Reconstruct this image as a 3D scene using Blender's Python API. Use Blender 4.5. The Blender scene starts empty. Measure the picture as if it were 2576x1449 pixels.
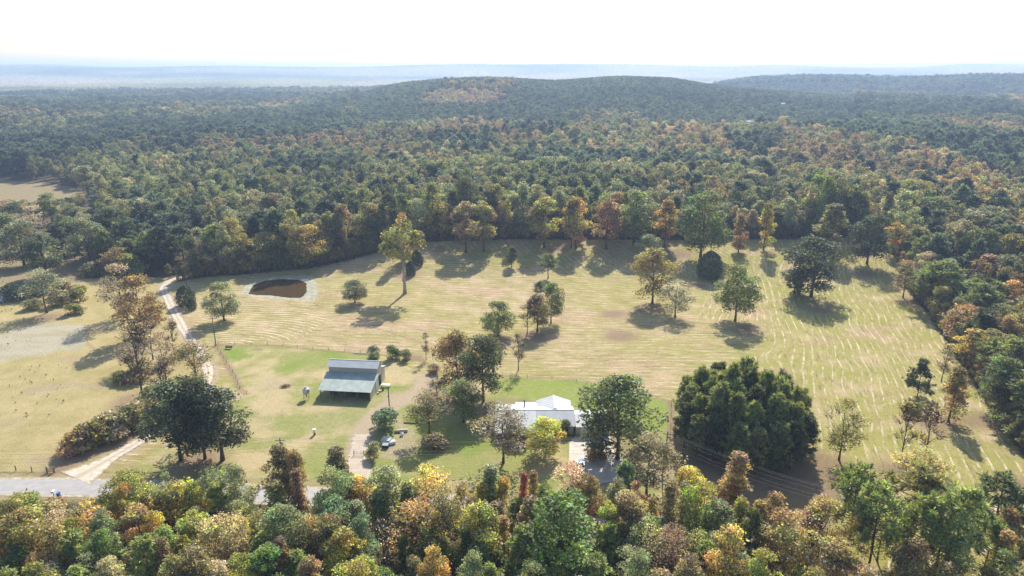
import bpy, math, random
import numpy as np
from mathutils import Vector, Matrix

R = math.radians
scene = bpy.context.scene
COL = scene.collection
random.seed(7)
RNG = np.random.default_rng(11)

# ------------------------------------------------------------------ camera, sky, sun, exposure
CAM_H, PITCH, FPX = 100.0, 17.74, 1741.0          # focal length in units of a 2576 px wide picture
cam_d = bpy.data.cameras.new('camera')
cam_d.sensor_width = 36.0
cam_d.lens = 36.0 * FPX / 2576.0
cam_d.clip_start, cam_d.clip_end = 1.0, 60000.0
cam = bpy.data.objects.new('camera', cam_d)
cam.location = (0, 0, CAM_H)
cam.rotation_euler = (R(90 - PITCH), 0, 0)
COL.objects.link(cam)
scene.camera = cam

SUN_AZ, SUN_EL = R(12.8), R(40)
world = bpy.data.worlds.new('World')
scene.world = world
world.use_nodes = True
wn = world.node_tree
wn.nodes.clear()
sky = wn.nodes.new('ShaderNodeTexSky')
sky.sky_type = 'NISHITA'
sky.sun_disc = False
sky.sun_elevation = SUN_EL
sky.sun_rotation = SUN_AZ
sky.altitude = 200
sky.air_density = 1.0
sky.dust_density = 1.3
sky.ozone_density = 1.0
bg = wn.nodes.new('ShaderNodeBackground')
bg.inputs['Strength'].default_value = 0.13
wo = wn.nodes.new('ShaderNodeOutputWorld')
wn.links.new(sky.outputs[0], bg.inputs[0])
wn.links.new(bg.outputs[0], wo.inputs[0])

sun_d = bpy.data.lights.new('sun', 'SUN')
sun_d.energy = 5.0
sun_d.angle = R(0.53)
sun_d.color = (1.0, 0.95, 0.86)
sun = bpy.data.objects.new('sun', sun_d)
sv = Vector((math.sin(SUN_AZ) * math.cos(SUN_EL), math.cos(SUN_AZ) * math.cos(SUN_EL), math.sin(SUN_EL)))
sun.rotation_euler = sv.to_track_quat('Z', 'Y').to_euler()
sun.location = (0, 0, 400)
COL.objects.link(sun)

scene.view_settings.view_transform = 'Standard'
scene.view_settings.look = 'None'
scene.view_settings.exposure = 0.60
scene.view_settings.gamma = 1.0
scene.view_settings.use_curve_mapping = False
cy = scene.cycles
cy.max_bounces = 5
cy.diffuse_bounces = 3
cy.glossy_bounces = 2
cy.transmission_bounces = 3
cy.transparent_max_bounces = 6
cy.volume_bounces = 1
cy.use_adaptive_sampling = True
cy.adaptive_threshold = 0.012
cy.use_denoising = True
try:
    cy.denoiser = 'OPENIMAGEDENOISE'
    cy.denoising_prefilter = 'ACCURATE'
except Exception:
    pass
cy.caustics_reflective = False
cy.caustics_refractive = False

HAZE_DENSITY = 0.00016

# ------------------------------------------------------------------ terrain
def vnoise(x, y, s, seed=0):
    """smooth value noise, -1..1, numpy"""
    x = np.asarray(x, float) / s + 1000.37 + seed * 17.1
    y = np.asarray(y, float) / s + 1000.71 + seed * 9.7
    xi, yi = np.floor(x), np.floor(y)
    fx, fy = x - xi, y - yi
    fx, fy = fx * fx * (3 - 2 * fx), fy * fy * (3 - 2 * fy)
    def h(a, b):
        v = np.sin(a * 127.1 + b * 311.7 + seed * 74.7) * 43758.5453
        return v - np.floor(v)
    a, b, c, d = h(xi, yi), h(xi + 1, yi), h(xi, yi + 1), h(xi + 1, yi + 1)
    return (a + (b - a) * fx + (c - a) * fy + (a - b - c + d) * fx * fy) * 2 - 1

def sstep(a, b, v):
    t = np.clip((v - a) / (b - a), 0, 1)
    return t * t * (3 - 2 * t)

def crest(tbl):
    """picture rows of a skyline -> azimuth keys and slopes above the horizon"""
    cp, sp = math.cos(R(PITCH)), math.sin(R(PITCH))
    k, v = [], []
    for px, py in tbl:
        a = math.atan((px - 1288) / (FPX * cp + (724.5 - py) * sp))
        w = (724.5 - py) / FPX
        k.append(a); v.append((w * cp - sp) / (cp + w * sp))
    kk = np.linspace(k[0], k[-1], 500)
    vv = np.convolve(np.pad(np.interp(kk, k, v), 6, mode='edge'), np.ones(13) / 13, 'valid')
    return kk, vv

HILLS = [   # start, peak, end, canopy height, crest rows (picture heights of the tree tops)
    (820, 1750, 2650, 15, [(-600, 262), (700, 262), (850, 246), (930, 224), (1000, 205), (1100, 195), (1220, 189), (1400, 199), (1550, 187),
                           (1700, 192), (1750, 204), (1850, 216), (1950, 224), (2100, 236), (2300, 252), (3100, 255)]),
    (2150, 2950, 3900, 16, [(-600, 250), (1500, 240), (1750, 222), (1850, 199), (1950, 193), (2100, 190), (2230, 195), (2350, 194), (2500, 189), (3100, 189)]),
    (3600, 4700, 5800, 16, [(-600, 212), (300, 209), (420, 205), (650, 207), (900, 213), (1300, 222), (3100, 205)]),
    (5600, 7400, 9000, 16, [(-600, 164), (0, 164), (150, 164), (280, 169), (400, 167), (540, 164), (700, 167), (850, 168), (940, 167), (1030, 163), (1200, 160), (1300, 162),
                            (1430, 160), (1600, 161), (1700, 164), (1800, 167), (1900, 164), (1970, 162), (2050, 166), (2200, 169), (2300, 168), (2400, 167), (3100, 167)]),
    (9200, 11000, 12600, 14, [(-600, 163), (60, 161), (130, 161), (250, 166), (500, 172), (2200, 174), (2330, 167), (2400, 161), (2500, 160), (2600, 163), (3100, 166)]),
]

HILLK = [(a_, b_, c_, d_, *crest(t_)) for a_, b_, c_, d_, t_ in HILLS]

def terrain(x, y):
    x, y = np.asarray(x, float), np.asarray(y, float)
    d = np.hypot(x, y)
    az = np.arctan2(x, np.maximum(y, 1.0))
    z = 0.8 * vnoise(x, y, 140, 1) * sstep(60, 240, d) * (1 - 0.4 * sstep(300, 420, d))
    z = z + 0.35 * vnoise(x, y, 60, 2) * sstep(160, 260, d)
    z = z + 9.0 * sstep(318, 425, d - 0.06 * x) * sstep(-190, -60, x)
    z = z - 7.0 * sstep(520, 640, d) + 9.0 * sstep(640, 900, d)
    z = z + (5.0 * vnoise(x, y, 420, 3) + 3.0 * vnoise(x, y, 190, 4)) * sstep(560, 1100, d)
    z = z + 10 * vnoise(x, y, 1500, 5) * sstep(1500, 3000, d)
    # farmyard and house sit on level ground
    for cx, cyy, r, lv in ((-52, 206, 26, 0.0), (12, 180, 30, 0.0), (-108, 314, 30, 0.5)):
        w = 1 - sstep(r * 0.7, r * 1.5, np.hypot(x - cx, y - cyy))
        z = z * (1 - w) + lv * w
    for (d0, d1, d2, can, tk, tv) in HILLK:
        el = np.interp(az, tk, tv)
        hh = np.maximum(CAM_H + d1 * el * np.cos(az) - can, 2)
        prof = sstep(d0, d1, d) * (1 - sstep(d1, d2, d))
        wob = 1 + 0.10 * vnoise(x, y, 380, 8) * (1 - np.exp(-((d - d1) / 300.0) ** 2))
        z = np.maximum(z, hh * prof * wob)
    z = z + (-40) * sstep(12500, 13600, d)
    return z

CP, SP = math.cos(R(PITCH)), math.sin(R(PITCH))
def ray(px, py):
    u, v = (px - 1288) / FPX, (724.5 - py) / FPX
    d = np.array([u, CP + v * SP, v * CP - SP])
    return d / np.linalg.norm(d)

def P(px, py, h=0.0):
    """ground point (h above it) seen at a pixel of the 2576 wide picture"""
    d = ray(px, py)
    if d[2] > -0.002:
        d[2] = -0.002
    t = (CAM_H - h) / -d[2]
    for _ in range(12):
        x, y = d[0] * t, d[1] * t
        g = float(terrain(x, y))
        t = t + ((CAM_H - g - h) / -d[2] - t) * 0.8
    return (d[0] * t, d[1] * t)

def Q(px3, py3, h=0.0):
    """the same for a pixel of the full 3072 wide photograph"""
    return P(px3 / 1.1925, py3 / 1.1925, h)

def project(x, y, z):
    """world -> 2576 wide picture (numpy)"""
    dz = np.asarray(z, float) - CAM_H
    depth = y * CP - dz * SP
    up = y * SP + dz * CP
    depth = np.maximum(depth, 1e-3)
    return 1288 + FPX * x / depth, 724.5 - FPX * up / depth

def gz(x, y):
    return float(terrain(x, y))

# ------------------------------------------------------------------ helpers
def mesh_from(name, V, F, mats=(), attrs=None, smooth=False, mat_idx=None):
    """V (n,3); F list of equal-length index rows (m,k)"""
    V = np.asarray(V, np.float32)
    F = np.asarray(F, np.int32)
    me = bpy.data.meshes.new(name)
    me.vertices.add(len(V))
    me.vertices.foreach_set('co', V.ravel())
    m, k = F.shape
    me.loops.add(m * k)
    me.loops.foreach_set('vertex_index', F.ravel())
    me.polygons.add(m)
    me.polygons.foreach_set('loop_start', np.arange(0, m * k, k, dtype=np.int32))
    try:
        me.polygons.foreach_set('loop_total', np.full(m, k, np.int32))
    except Exception:
        pass
    if smooth:
        me.polygons.foreach_set('use_smooth', np.ones(m, bool))
    if mat_idx is not None:
        me.polygons.foreach_set('material_index', np.asarray(mat_idx, np.int32))
    for mt in mats:
        me.materials.append(mt)
    me.update(calc_edges=True)
    for an, av in (attrs or {}).items():
        av = np.asarray(av, np.float32)
        if av.ndim == 1:
            a = me.attributes.new(an, 'FLOAT', 'POINT')
            a.data.foreach_set('value', av)
        else:
            a = me.attributes.new(an, 'FLOAT_VECTOR', 'POINT')
            a.data.foreach_set('vector', av.ravel())
    return me

class MB:
    """collects boxes, prisms and tubes into one mesh"""
    def __init__(self):
        self.v, self.f = [], []
    def face_set(self, vs, fs):
        n = len(self.v)
        self.v += [tuple(v) for v in vs]
        self.f += [tuple(i + n for i in f) for f in fs]
        return self
    def box(self, x0, x1, y0, y1, z0, z1):
        return self.face_set([(x0, y0, z0), (x1, y0, z0), (x1, y1, z0), (x0, y1, z0), (x0, y0, z1), (x1, y0, z1), (x1, y1, z1), (x0, y1, z1)],
                      [(0, 3, 2, 1), (4, 5, 6, 7), (0, 1, 5, 4), (1, 2, 6, 5), (2, 3, 7, 6), (3, 0, 4, 7)])
    def slab(self, quad, t):
        """a quad (4 points, seen anticlockwise from above) thickened downwards by t"""
        lo = [(a[0], a[1], a[2] - t) for a in quad]
        return self.face_set(list(quad) + lo, [(0, 1, 2, 3), (7, 6, 5, 4), (0, 4, 5, 1), (1, 5, 6, 2), (2, 6, 7, 3), (3, 7, 4, 0)])
    def prism(self, poly, d0, d1, axis='y'):
        """poly: list of (a, z); extruded along axis"""
        n = len(poly)
        mk = (lambda a, z, t: (a, t, z)) if axis == 'y' else (lambda a, z, t: (t, a, z))
        vs = [mk(a, z, d0) for a, z in poly] + [mk(a, z, d1) for a, z in poly]
        fs = [tuple(range(n)), tuple(range(2 * n - 1, n - 1, -1))] + [(i, i + n, (i + 1) % n + n, (i + 1) % n) for i in range(n)]
        return self.face_set(vs, fs)
    def tube(self, pts, rad, sides=6, cap=True):
        pts = [Vector(p) for p in pts]
        rads = rad if hasattr(rad, '__len__') else [rad] * len(pts)
        rings = []
        n0 = len(self.v)
        for i, p in enumerate(pts):
            a = pts[max(i - 1, 0)]; b = pts[min(i + 1, len(pts) - 1)]
            t = (b - a).normalized() if (b - a).length > 1e-6 else Vector((0, 0, 1))
            u = t.orthogonal().normalized() if abs(t.z) < 0.95 else Vector((1, 0, 0)) - t * t.x
            u.normalize()
            w = t.cross(u)
            for k in range(sides):
                an = 2 * math.pi * k / sides
                self.v.append(tuple(p + (u * math.cos(an) + w * math.sin(an)) * rads[i]))
        for i in range(len(pts) - 1):
            for k in range(sides):
                a = n0 + i * sides + k; b = n0 + i * sides + (k + 1) % sides
                self.f.append((a, b, b + sides, a + sides))
        if cap:
            self.f.append(tuple(n0 + k for k in reversed(range(sides))))
            self.f.append(tuple(n0 + (len(pts) - 1) * sides + k for k in range(sides)))
        return self
    def build(self, name, mat, parent=None, smooth=False, loc=None, rot=None):
        me = bpy.data.meshes.new(name)
        me.from_pydata(self.v, [], self.f)
        if mat:
            me.materials.append(mat)
        if smooth:
            me.polygons.foreach_set('use_smooth', np.ones(len(me.polygons), bool))
        me.update()
        o = bpy.data.objects.new(name, me)
        COL.objects.link(o)
        if parent:
            o.parent = parent
        if loc is not None:
            o.location = loc
        if rot is not None:
            o.rotation_euler = rot
        return o

def tag(o, label=None, cat=None, group=None, kind=None):
    if label: o['label'] = label
    if cat: o['category'] = cat
    if group: o['group'] = group
    if kind: o['kind'] = kind
    return o

def empty(name, x, y, rz=0.0, z=None):
    o = bpy.data.objects.new(name, None)
    COL.objects.link(o)
    o.location = (x, y, gz(x, y) if z is None else z)
    o.rotation_euler = (0, 0, rz)
    o.empty_display_size = 0.5
    return o

# ------------------------------------------------------------------ materials
def new_mat(name, base=(0.5, 0.5, 0.5), rough=0.9, noise=None, spec=0.2, metal=0.0, bump=None):
    """plain principled material with procedural colour variation; noise = (scale, amount)"""
    m = bpy.data.materials.new(name)
    m.use_nodes = True
    nt = m.node_tree
    b = nt.nodes['Principled BSDF']
    b.inputs['Roughness'].default_value = rough
    b.inputs['Specular IOR Level'].default_value = spec
    b.inputs['Metallic'].default_value = metal
    b.inputs['Base Color'].default_value = (*base, 1)
    if noise:
        sc_, am = noise
        tc = nt.nodes.new('ShaderNodeTexCoord')
        nz = nt.nodes.new('ShaderNodeTexNoise')
        nz.inputs['Scale'].default_value = sc_
        nz.inputs['Detail'].default_value = 5
        nt.links.new(tc.outputs['Object'], nz.inputs['Vector'])
        mr = nt.nodes.new('ShaderNodeMapRange')
        mr.inputs[1].default_value = 0.3; mr.inputs[2].default_value = 0.7
        mr.inputs[3].default_value = 1 - am; mr.inputs[4].default_value = 1 + am
        nt.links.new(nz.outputs[0], mr.inputs[0])
        vm = nt.nodes.new('ShaderNodeVectorMath'); vm.operation = 'SCALE'
        vm.inputs[0].default_value = base
        nt.links.new(mr.outputs[0], vm.inputs['Scale'])
        nt.links.new(vm.outputs[0], b.inputs['Base Color'])
        if bump:
            bp = nt.nodes.new('ShaderNodeBump')
            bp.inputs['Strength'].default_value = bump
            nt.links.new(nz.outputs[0], bp.inputs['Height'])
            nt.links.new(bp.outputs[0], b.inputs['Normal'])
    return m

def leaf_mat(name, how, transl=0.5):
    """foliage: tint comes from the tree (object property or instance attribute), varied leaf by leaf"""
    m = bpy.data.materials.new(name)
    m.use_nodes = True
    nt = m.node_tree
    nt.nodes.clear()
    L = nt.links.new
    out = nt.nodes.new('ShaderNodeOutputMaterial')
    at = nt.nodes.new('ShaderNodeAttribute'); at.attribute_type = how; at.attribute_name = 'tint'
    lv = nt.nodes.new('ShaderNodeAttribute'); lv.attribute_name = 'leafvar'
    hs = nt.nodes.new('ShaderNodeHueSaturation')
    L(at.outputs['Color'], hs.inputs['Color'])
    sx = nt.nodes.new('ShaderNodeSeparateXYZ')
    L(lv.outputs['Vector'], sx.inputs[0])
    L(sx.outputs[0], hs.inputs['Hue'])
    L(sx.outputs[1], hs.inputs['Value'])
    L(sx.outputs[2], hs.inputs['Saturation'])
    df = nt.nodes.new('ShaderNodeBsdfDiffuse')
    tr = nt.nodes.new('ShaderNodeBsdfTranslucent')
    gl = nt.nodes.new('ShaderNodeBsdfGlossy'); gl.inputs['Roughness'].default_value = 0.62
    gl.inputs['Color'].default_value = (0.85, 0.88, 0.9, 1)
    tc = nt.nodes.new('ShaderNodeMixRGB'); tc.blend_type = 'MULTIPLY'; tc.inputs[0].default_value = 1
    tc.inputs[2].default_value = (1.30, 1.25, 0.72, 1)
    L(hs.outputs[0], df.inputs[0]); L(hs.outputs[0], tc.inputs[1]); L(tc.outputs[0], tr.inputs[0])
    mx = nt.nodes.new('ShaderNodeMixShader'); mx.inputs[0].default_value = transl
    L(df.outputs[0], mx.inputs[1]); L(tr.outputs[0], mx.inputs[2])
    m2 = nt.nodes.new('ShaderNodeMixShader'); m2.inputs[0].default_value = 0.05
    L(mx.outputs[0], m2.inputs[1]); L(gl.outputs[0], m2.inputs[2])
    L(m2.outputs[0], out.inputs[0])
    return m

M = {}
M['leaf'] = leaf_mat('foliage', 'OBJECT')
M['leaf_inst'] = leaf_mat('forest_foliage', 'INSTANCER')
M['needle'] = leaf_mat('pine_needles', 'OBJECT', 0.38)
M['needle_inst'] = leaf_mat('forest_needles', 'INSTANCER', 0.38)
M['bark'] = new_mat('bark', (0.11, 0.085, 0.065), 0.95, (6, 0.45), 0.1)
M['pale_bark'] = new_mat('pale_bark', (0.36, 0.32, 0.27), 0.95, (5, 0.4), 0.1)

# ------------------------------------------------------------------ regions (outlines measured on the photograph, laid on the ground)
def world_poly(pts):
    return np.array([P(*p) for p in pts])

POLY = {}
POLY['field'] = world_poly([(425, 712), (520, 697), (600, 692), (700, 682), (800, 672), (880, 655), (935, 640), (1000, 620), (1060, 608), (1300, 602), (1600, 602),
                            (1700, 603), (2000, 602), (2110, 598), (2180, 600), (2235, 612), (2265, 660), (2262, 700), (2300, 745), (2335, 790), (2375, 850), (2425, 930),
                            (2475, 1010), (2540, 1100), (2640, 1230), (2720, 1360), (2750, 1560), (2000, 1560), (1990, 1300), (1700, 1262), (1300, 1240), (900, 1218), (500, 1204), (430, 1190),
                            (-300, 1190), (-300, 1330), (-320, 700), (30, 690), (150, 702), (250, 700), (300, 690), (420, 700)])
POLY['south_verge'] = world_poly([(-400, 1190), (500, 1190), (1000, 1215), (1700, 1262), (2100, 1300), (2100, 1360), (1700, 1320), (1000, 1285), (640, 1262), (430, 1268), (250, 1262), (-400, 1262)])
POLY['clearing'] = world_poly([(-300, 448), (0, 452), (120, 460), (235, 480), (265, 497), (250, 520), (120, 533), (0, 545), (-300, 560)])
POLY['grove_ground'] = world_poly([(-300, 590), (0, 600), (130, 600), (240, 615), (250, 660), (200, 712), (-300, 730)])
POLY['yard'] = world_poly([(543, 868), (690, 867), (830, 882), (955, 892), (1055, 935), (1110, 950), (1265, 946), (1450, 958), (1600, 982), (1688, 1016), (1692, 1100),
                           (1700, 1262), (1300, 1240), (900, 1218), (640, 1206), (300, 1200), (400, 1128), (465, 1068), (545, 1000), (560, 955), (628, 990), (600, 970), (575, 925)])
POLY['backyard'] = world_poly([(1262, 948), (1450, 960), (1600, 984), (1686, 1018), (1686, 1078), (1560, 1082), (1420, 1005), (1300, 1000), (1240, 975)])
POLY['pasture'] = world_poly([(-400, 690), (30, 690), (250, 700), (400, 700), (415, 745), (440, 790), (480, 850), (500, 870), (520, 940), (500, 1000), (430, 1050),
                              (372, 1100), (290, 1130), (240, 1150), (150, 1195), (-400, 1195)])
POLY['dry_bed'] = world_poly([(-200, 850), (0, 842), (60, 820), (110, 810), (170, 815), (218, 818), (216, 850), (212, 872), (200, 884), (150, 880), (110, 892), (60, 900), (0, 912), (-200, 930)])
POLY['pond'] = world_poly([(628, 738), (640, 716), (668, 706), (705, 702), (748, 704), (768, 712), (768, 735), (757, 748), (725, 748), (685, 742), (650, 741)])
POLY['pond_bank'] = world_poly([(606, 738), (616, 718), (655, 702), (706, 695), (760, 692), (792, 696), (802, 735), (793, 757), (755, 756), (700, 752), (640, 747)])
POLY['left_pond'] = world_poly([(-60, 752), (10, 742), (60, 736), (85, 742), (60, 757), (0, 764), (-60, 766)])
POLY['bare_soil'] = world_poly([(975, 1050), (1010, 1045), (1060, 1080), (1062, 1120), (1045, 1155), (1010, 1162), (945, 1160), (955, 1140), (970, 1110), (985, 1080)])
POLY['house_court'] = world_poly([(1300, 1000), (1560, 1070), (1600, 1130), (1690, 1150), (1690, 1240), (1560, 1200), (1500, 1120), (1430, 1110), (1240, 1100), (1225, 1010)])

def sdist(poly, x, y):
    """signed distance to a polygon, positive inside (numpy)"""
    x = np.asarray(x, float); y = np.asarray(y, float)
    best = np.full(x.shape, 1e9)
    inside = np.zeros(x.shape, bool)
    n = len(poly)
    for i in range(n):
        ax, ay = poly[i]; bx, by = poly[(i + 1) % n]
        ex, ey = bx - ax, by - ay
        t = np.clip(((x - ax) * ex + (y - ay) * ey) / (ex * ex + ey * ey + 1e-9), 0, 1)
        best = np.minimum(best, np.hypot(x - ax - t * ex, y - ay - t * ey))
        c = ((ay > y) != (by > y)) & (x < ex * (y - ay) / (ey + (abs(ey) < 1e-12) * 1e-12) + ax)
        inside ^= c
    return np.where(inside, best, -best)

def dist_line(pts, x, y):
    best = np.full(np.shape(x), 1e9)
    for i in range(len(pts) - 1):
        ax, ay = pts[i]; bx, by = pts[i + 1]
        ex, ey = bx - ax, by - ay
        t = np.clip(((x - ax) * ex + (y - ay) * ey) / (ex * ex + ey * ey + 1e-9), 0, 1)
        best = np.minimum(best, np.hypot(x - ax - t * ex, y - ay - t * ey))
    return best

def is_open(x, y, margin=0.0):
    """largest signed distance to any open ground"""
    s = sdist(POLY['field'], x, y)
    for k in ('south_verge', 'clearing'):
        s = np.maximum(s, sdist(POLY[k], x, y))
    return s

LANE = [P(*p) for p in [(190, 1203), (235, 1180), (300, 1140), (368, 1102), (450, 1045), (505, 992), (527, 948), (520, 915), (503, 890), (473, 846), (449, 806), (425, 760), (413, 734), (412, 716), (436, 702), (468, 692), (500, 683)]]
DRIVE = [P(*p) for p in [(906, 1245), (908, 1222), (904, 1190), (900, 1160), (903, 1130), (915, 1090)]]
TRACK = [P(*p) for p in [(903, 1130), (918, 1080), (950, 1040), (1000, 1010), (1060, 985), (1075, 950)]]
ROAD = [P(*p) for p in [(-500, 1222), (0, 1224), (150, 1225), (300, 1228), (480, 1236), (700, 1245), (900, 1255), (1300, 1278), (1700, 1312), (2000, 1385), (2150, 1480), (2300, 1600)]]
EASTLINE = [P(*p) for p in [(2200, 560), (2262, 660), (2262, 700), (2300, 745), (2335, 790), (2375, 850), (2425, 930), (2475, 1010), (2540, 1100), (2640, 1230), (2720, 1360), (2800, 1600)]]

# ------------------------------------------------------------------ ground sheet
def axis(lo, hi, f0, f1, step, far):
    a = list(np.arange(f0, f1 + 1e-6, step))
    s = step; v = f1
    while v < far:
        s *= 1.07; v += s; a.append(v)
    s = step; v = f0; b = []
    while v > lo:
        s *= 1.07; v -= s; b.append(v)
    return np.array(b[::-1] + a)

gx = axis(-13000, 13000, -260, 300, 1.5, 13000)
gy = axis(-300, 13500, 84, 470, 1.5, 13500)
GX, GY = np.meshgrid(gx, gy)
GZ = terrain(GX, GY)
pond_s = sdist(POLY['pond'], GX, GY)
GZ = GZ - 0.8 * sstep(-1.5, 3, pond_s)
ny_, nx_ = GX.shape
idx = np.arange(ny_ * nx_).reshape(ny_, nx_)
GF = np.stack([idx[:-1, :-1], idx[:-1, 1:], idx[1:, 1:], idx[1:, :-1]], -1).reshape(-1, 4)
x_, y_ = GX.ravel(), GY.ravel()
cl = lambda v, r=12: np.clip(v, -r, r)
east_d = dist_line(EASTLINE, x_, y_)
litter = np.zeros_like(x_)
LITTER = [(1100, 625, 40, 6), (1020, 690, 60, 9), (1560, 845, 70, 8), (1545, 790, 60, 7), (1640, 775, 60, 8), (1880, 830, 60, 8), (2060, 775, 70, 9), (2170, 690, 40, 7),
          (1345, 845, 60, 8), (1250, 858, 50, 6), (2090, 1180, 50, 7), (2260, 1190, 60, 7), (2350, 1060, 50, 9), (2300, 760, 40, 8), (1700, 640, 60, 10), (1400, 625, 60, 8),
          (1205, 1030, 60, 8), (1110, 1000, 60, 8), (1040, 900, 60, 4), (650, 880, 60, 2), (340, 1010, 60, 9), (500, 1160, 60, 9), (890, 765, 30, 5), (115, 800, 60, 8), (2490, 1060, 60, 7),
          (2560, 1230, 60, 8), (1890, 1110, 60, 17), (1900, 1190, 60, 9), (1740, 1170, 60, 7), (1985, 1235, 60, 12), (1960, 1270, 60, 10), (1960, 960, 60, 7), (1760, 720, 60, 5)]
for (a, b, _, r) in LITTER:
    c = P(a, b)
    litter += np.exp(-((x_ - c[0]) ** 2 + (y_ - c[1]) ** 2) / (r * r))
for ln, w_ in (([(541, 868), (577, 924), (592, 948), (604, 981), (620, 991)], 1.5), ([(549, 867), (640, 867), (700, 869), (760, 877), (830, 883), (925, 890), (1050, 900), (1110, 940)], 1.0),
               ([(790, 762), (800, 770), (812, 774)], 0.9), ([(900, 818), (950, 828), (1000, 842), (1060, 862), (1110, 872)], 0.8), ([(1262, 946), (1450, 956), (1600, 980), (1690, 1016)], 0.7),
               ([(1690, 1018), (1688, 1090), (1684, 1150)], 1.3), ([(120, 1192), (190, 1160), (280, 1118), (360, 1080)], 4.0), ([(240, 880), (212, 860), (214, 830)], 1.0)):
    litter += 0.9 * np.exp(-(dist_line([P(*q) for q in ln], x_, y_) / w_) ** 2)
worn = np.maximum.reduce([1 - sstep(1.0, 6.5, dist_line(TRACK, x_, y_)), 1 - sstep(1.5, 4.5, dist_line(DRIVE, x_, y_)), 0.9 * (1 - sstep(1.8, 4.0, dist_line(LANE, x_, y_))),
                          0.6 * sstep(-2, 3, sdist(POLY['bare_soil'], x_, y_)), 0.55 * (1 - sstep(3.0, 5.5, dist_line(ROAD, x_, y_)))])
for (a, b, r, w) in [(690, 965, 9, .55), (985, 1000, 6, .7), (1010, 1085, 7, .5), (680, 1050, 12, .35), (860, 1060, 14, .4), (1450, 985, 10, .3), (770, 980, 3, .7), (1500, 1120, 6, .5), (1640, 1180, 10, .7),
                     (1250, 1160, 3, .5)]:
    c = P(a, b)
    worn = np.maximum(worn, w * np.exp(-((x_ - c[0]) ** 2 + (y_ - c[1]) ** 2) / (r * r)))
# windrow guide fields (metres)
wx = x_ + 5.0 * vnoise(x_, y_, 38, 21) + 2.2 * vnoise(x_, y_, 17, 22)
wy = y_ + 4.0 * vnoise(x_, y_, 55, 23)
u_east = east_d + 3.5 * vnoise(x_, y_, 36, 24) + 1.5 * vnoise(x_, y_, 15, 27)
u_mid = wy + 0.10 * x_ + 3.0 * vnoise(x_, y_, 90, 25)
cpx = P(560, 880)
u_west = np.hypot(x_ - cpx[0], (y_ - cpx[1]) * 1.3) + 2.5 * vnoise(x_, y_, 40, 26)
u_north = x_ * 0.93 + y_ * 0.36
EASTZONE = world_poly([(1600, 640), (1700, 600), (2235, 600), (2800, 1200), (2800, 1600), (1850, 1600), (1800, 1200), (1700, 1010), (1790, 930), (1930, 880), (1900, 820), (1750, 800), (1780, 720)])
WESTZONE = world_poly([(430, 700), (560, 760), (780, 775), (830, 800), (770, 850), (650, 868), (540, 868)])
NORTHZONE = world_poly([(1060, 605), (1900, 600), (1860, 690), (1560, 700), (1400, 690), (1380, 640), (1100, 650)])
e1, e2, e3 = sdist(EASTZONE, x_, y_), sdist(WESTZONE, x_, y_), sdist(NORTHZONE, x_, y_)
uu = np.where(e3 > 0, u_north, np.where(e2 > 0, u_west, np.where(e1 > 0, u_east, u_mid)))
open_sd = cl(np.maximum.reduce([is_open(x_, y_), sdist(POLY['grove_ground'], x_, y_)]))
ground_me = mesh_from('ground', np.stack([x_, y_, GZ.ravel()], -1), GF, smooth=True, attrs={
    'open_sd': open_sd, 'yard_sd': cl(np.maximum(sdist(POLY['yard'], x_, y_), 0) + np.minimum(sdist(POLY['yard'], x_, y_), 0)),
    'back_sd': cl(sdist(POLY['backyard'], x_, y_)), 'pasture_sd': cl(sdist(POLY['pasture'], x_, y_)),
    'bed_sd': cl(sdist(POLY['dry_bed'], x_, y_)), 'bank_sd': cl(np.maximum(sdist(POLY['pond_bank'], x_, y_), sdist(POLY['left_pond'], x_, y_) - 1.0)),
    'court_sd': cl(sdist(POLY['house_court'], x_, y_)), 'clear_sd': cl(np.maximum(sdist(POLY['clearing'], x_, y_), sdist(POLY['grove_ground'], x_, y_))),
    'worn': worn, 'litter': np.clip(litter, 0, 1), 'u_east': u_east, 'u_mid': u_mid, 'u_west': u_west, 'u_north': u_north,
    'e1': cl(e1, 30), 'e2': cl(e2, 30), 'e3': cl(e3, 30), 'verge_sd': cl(sdist(POLY['south_verge'], x_, y_)),
})

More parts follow.
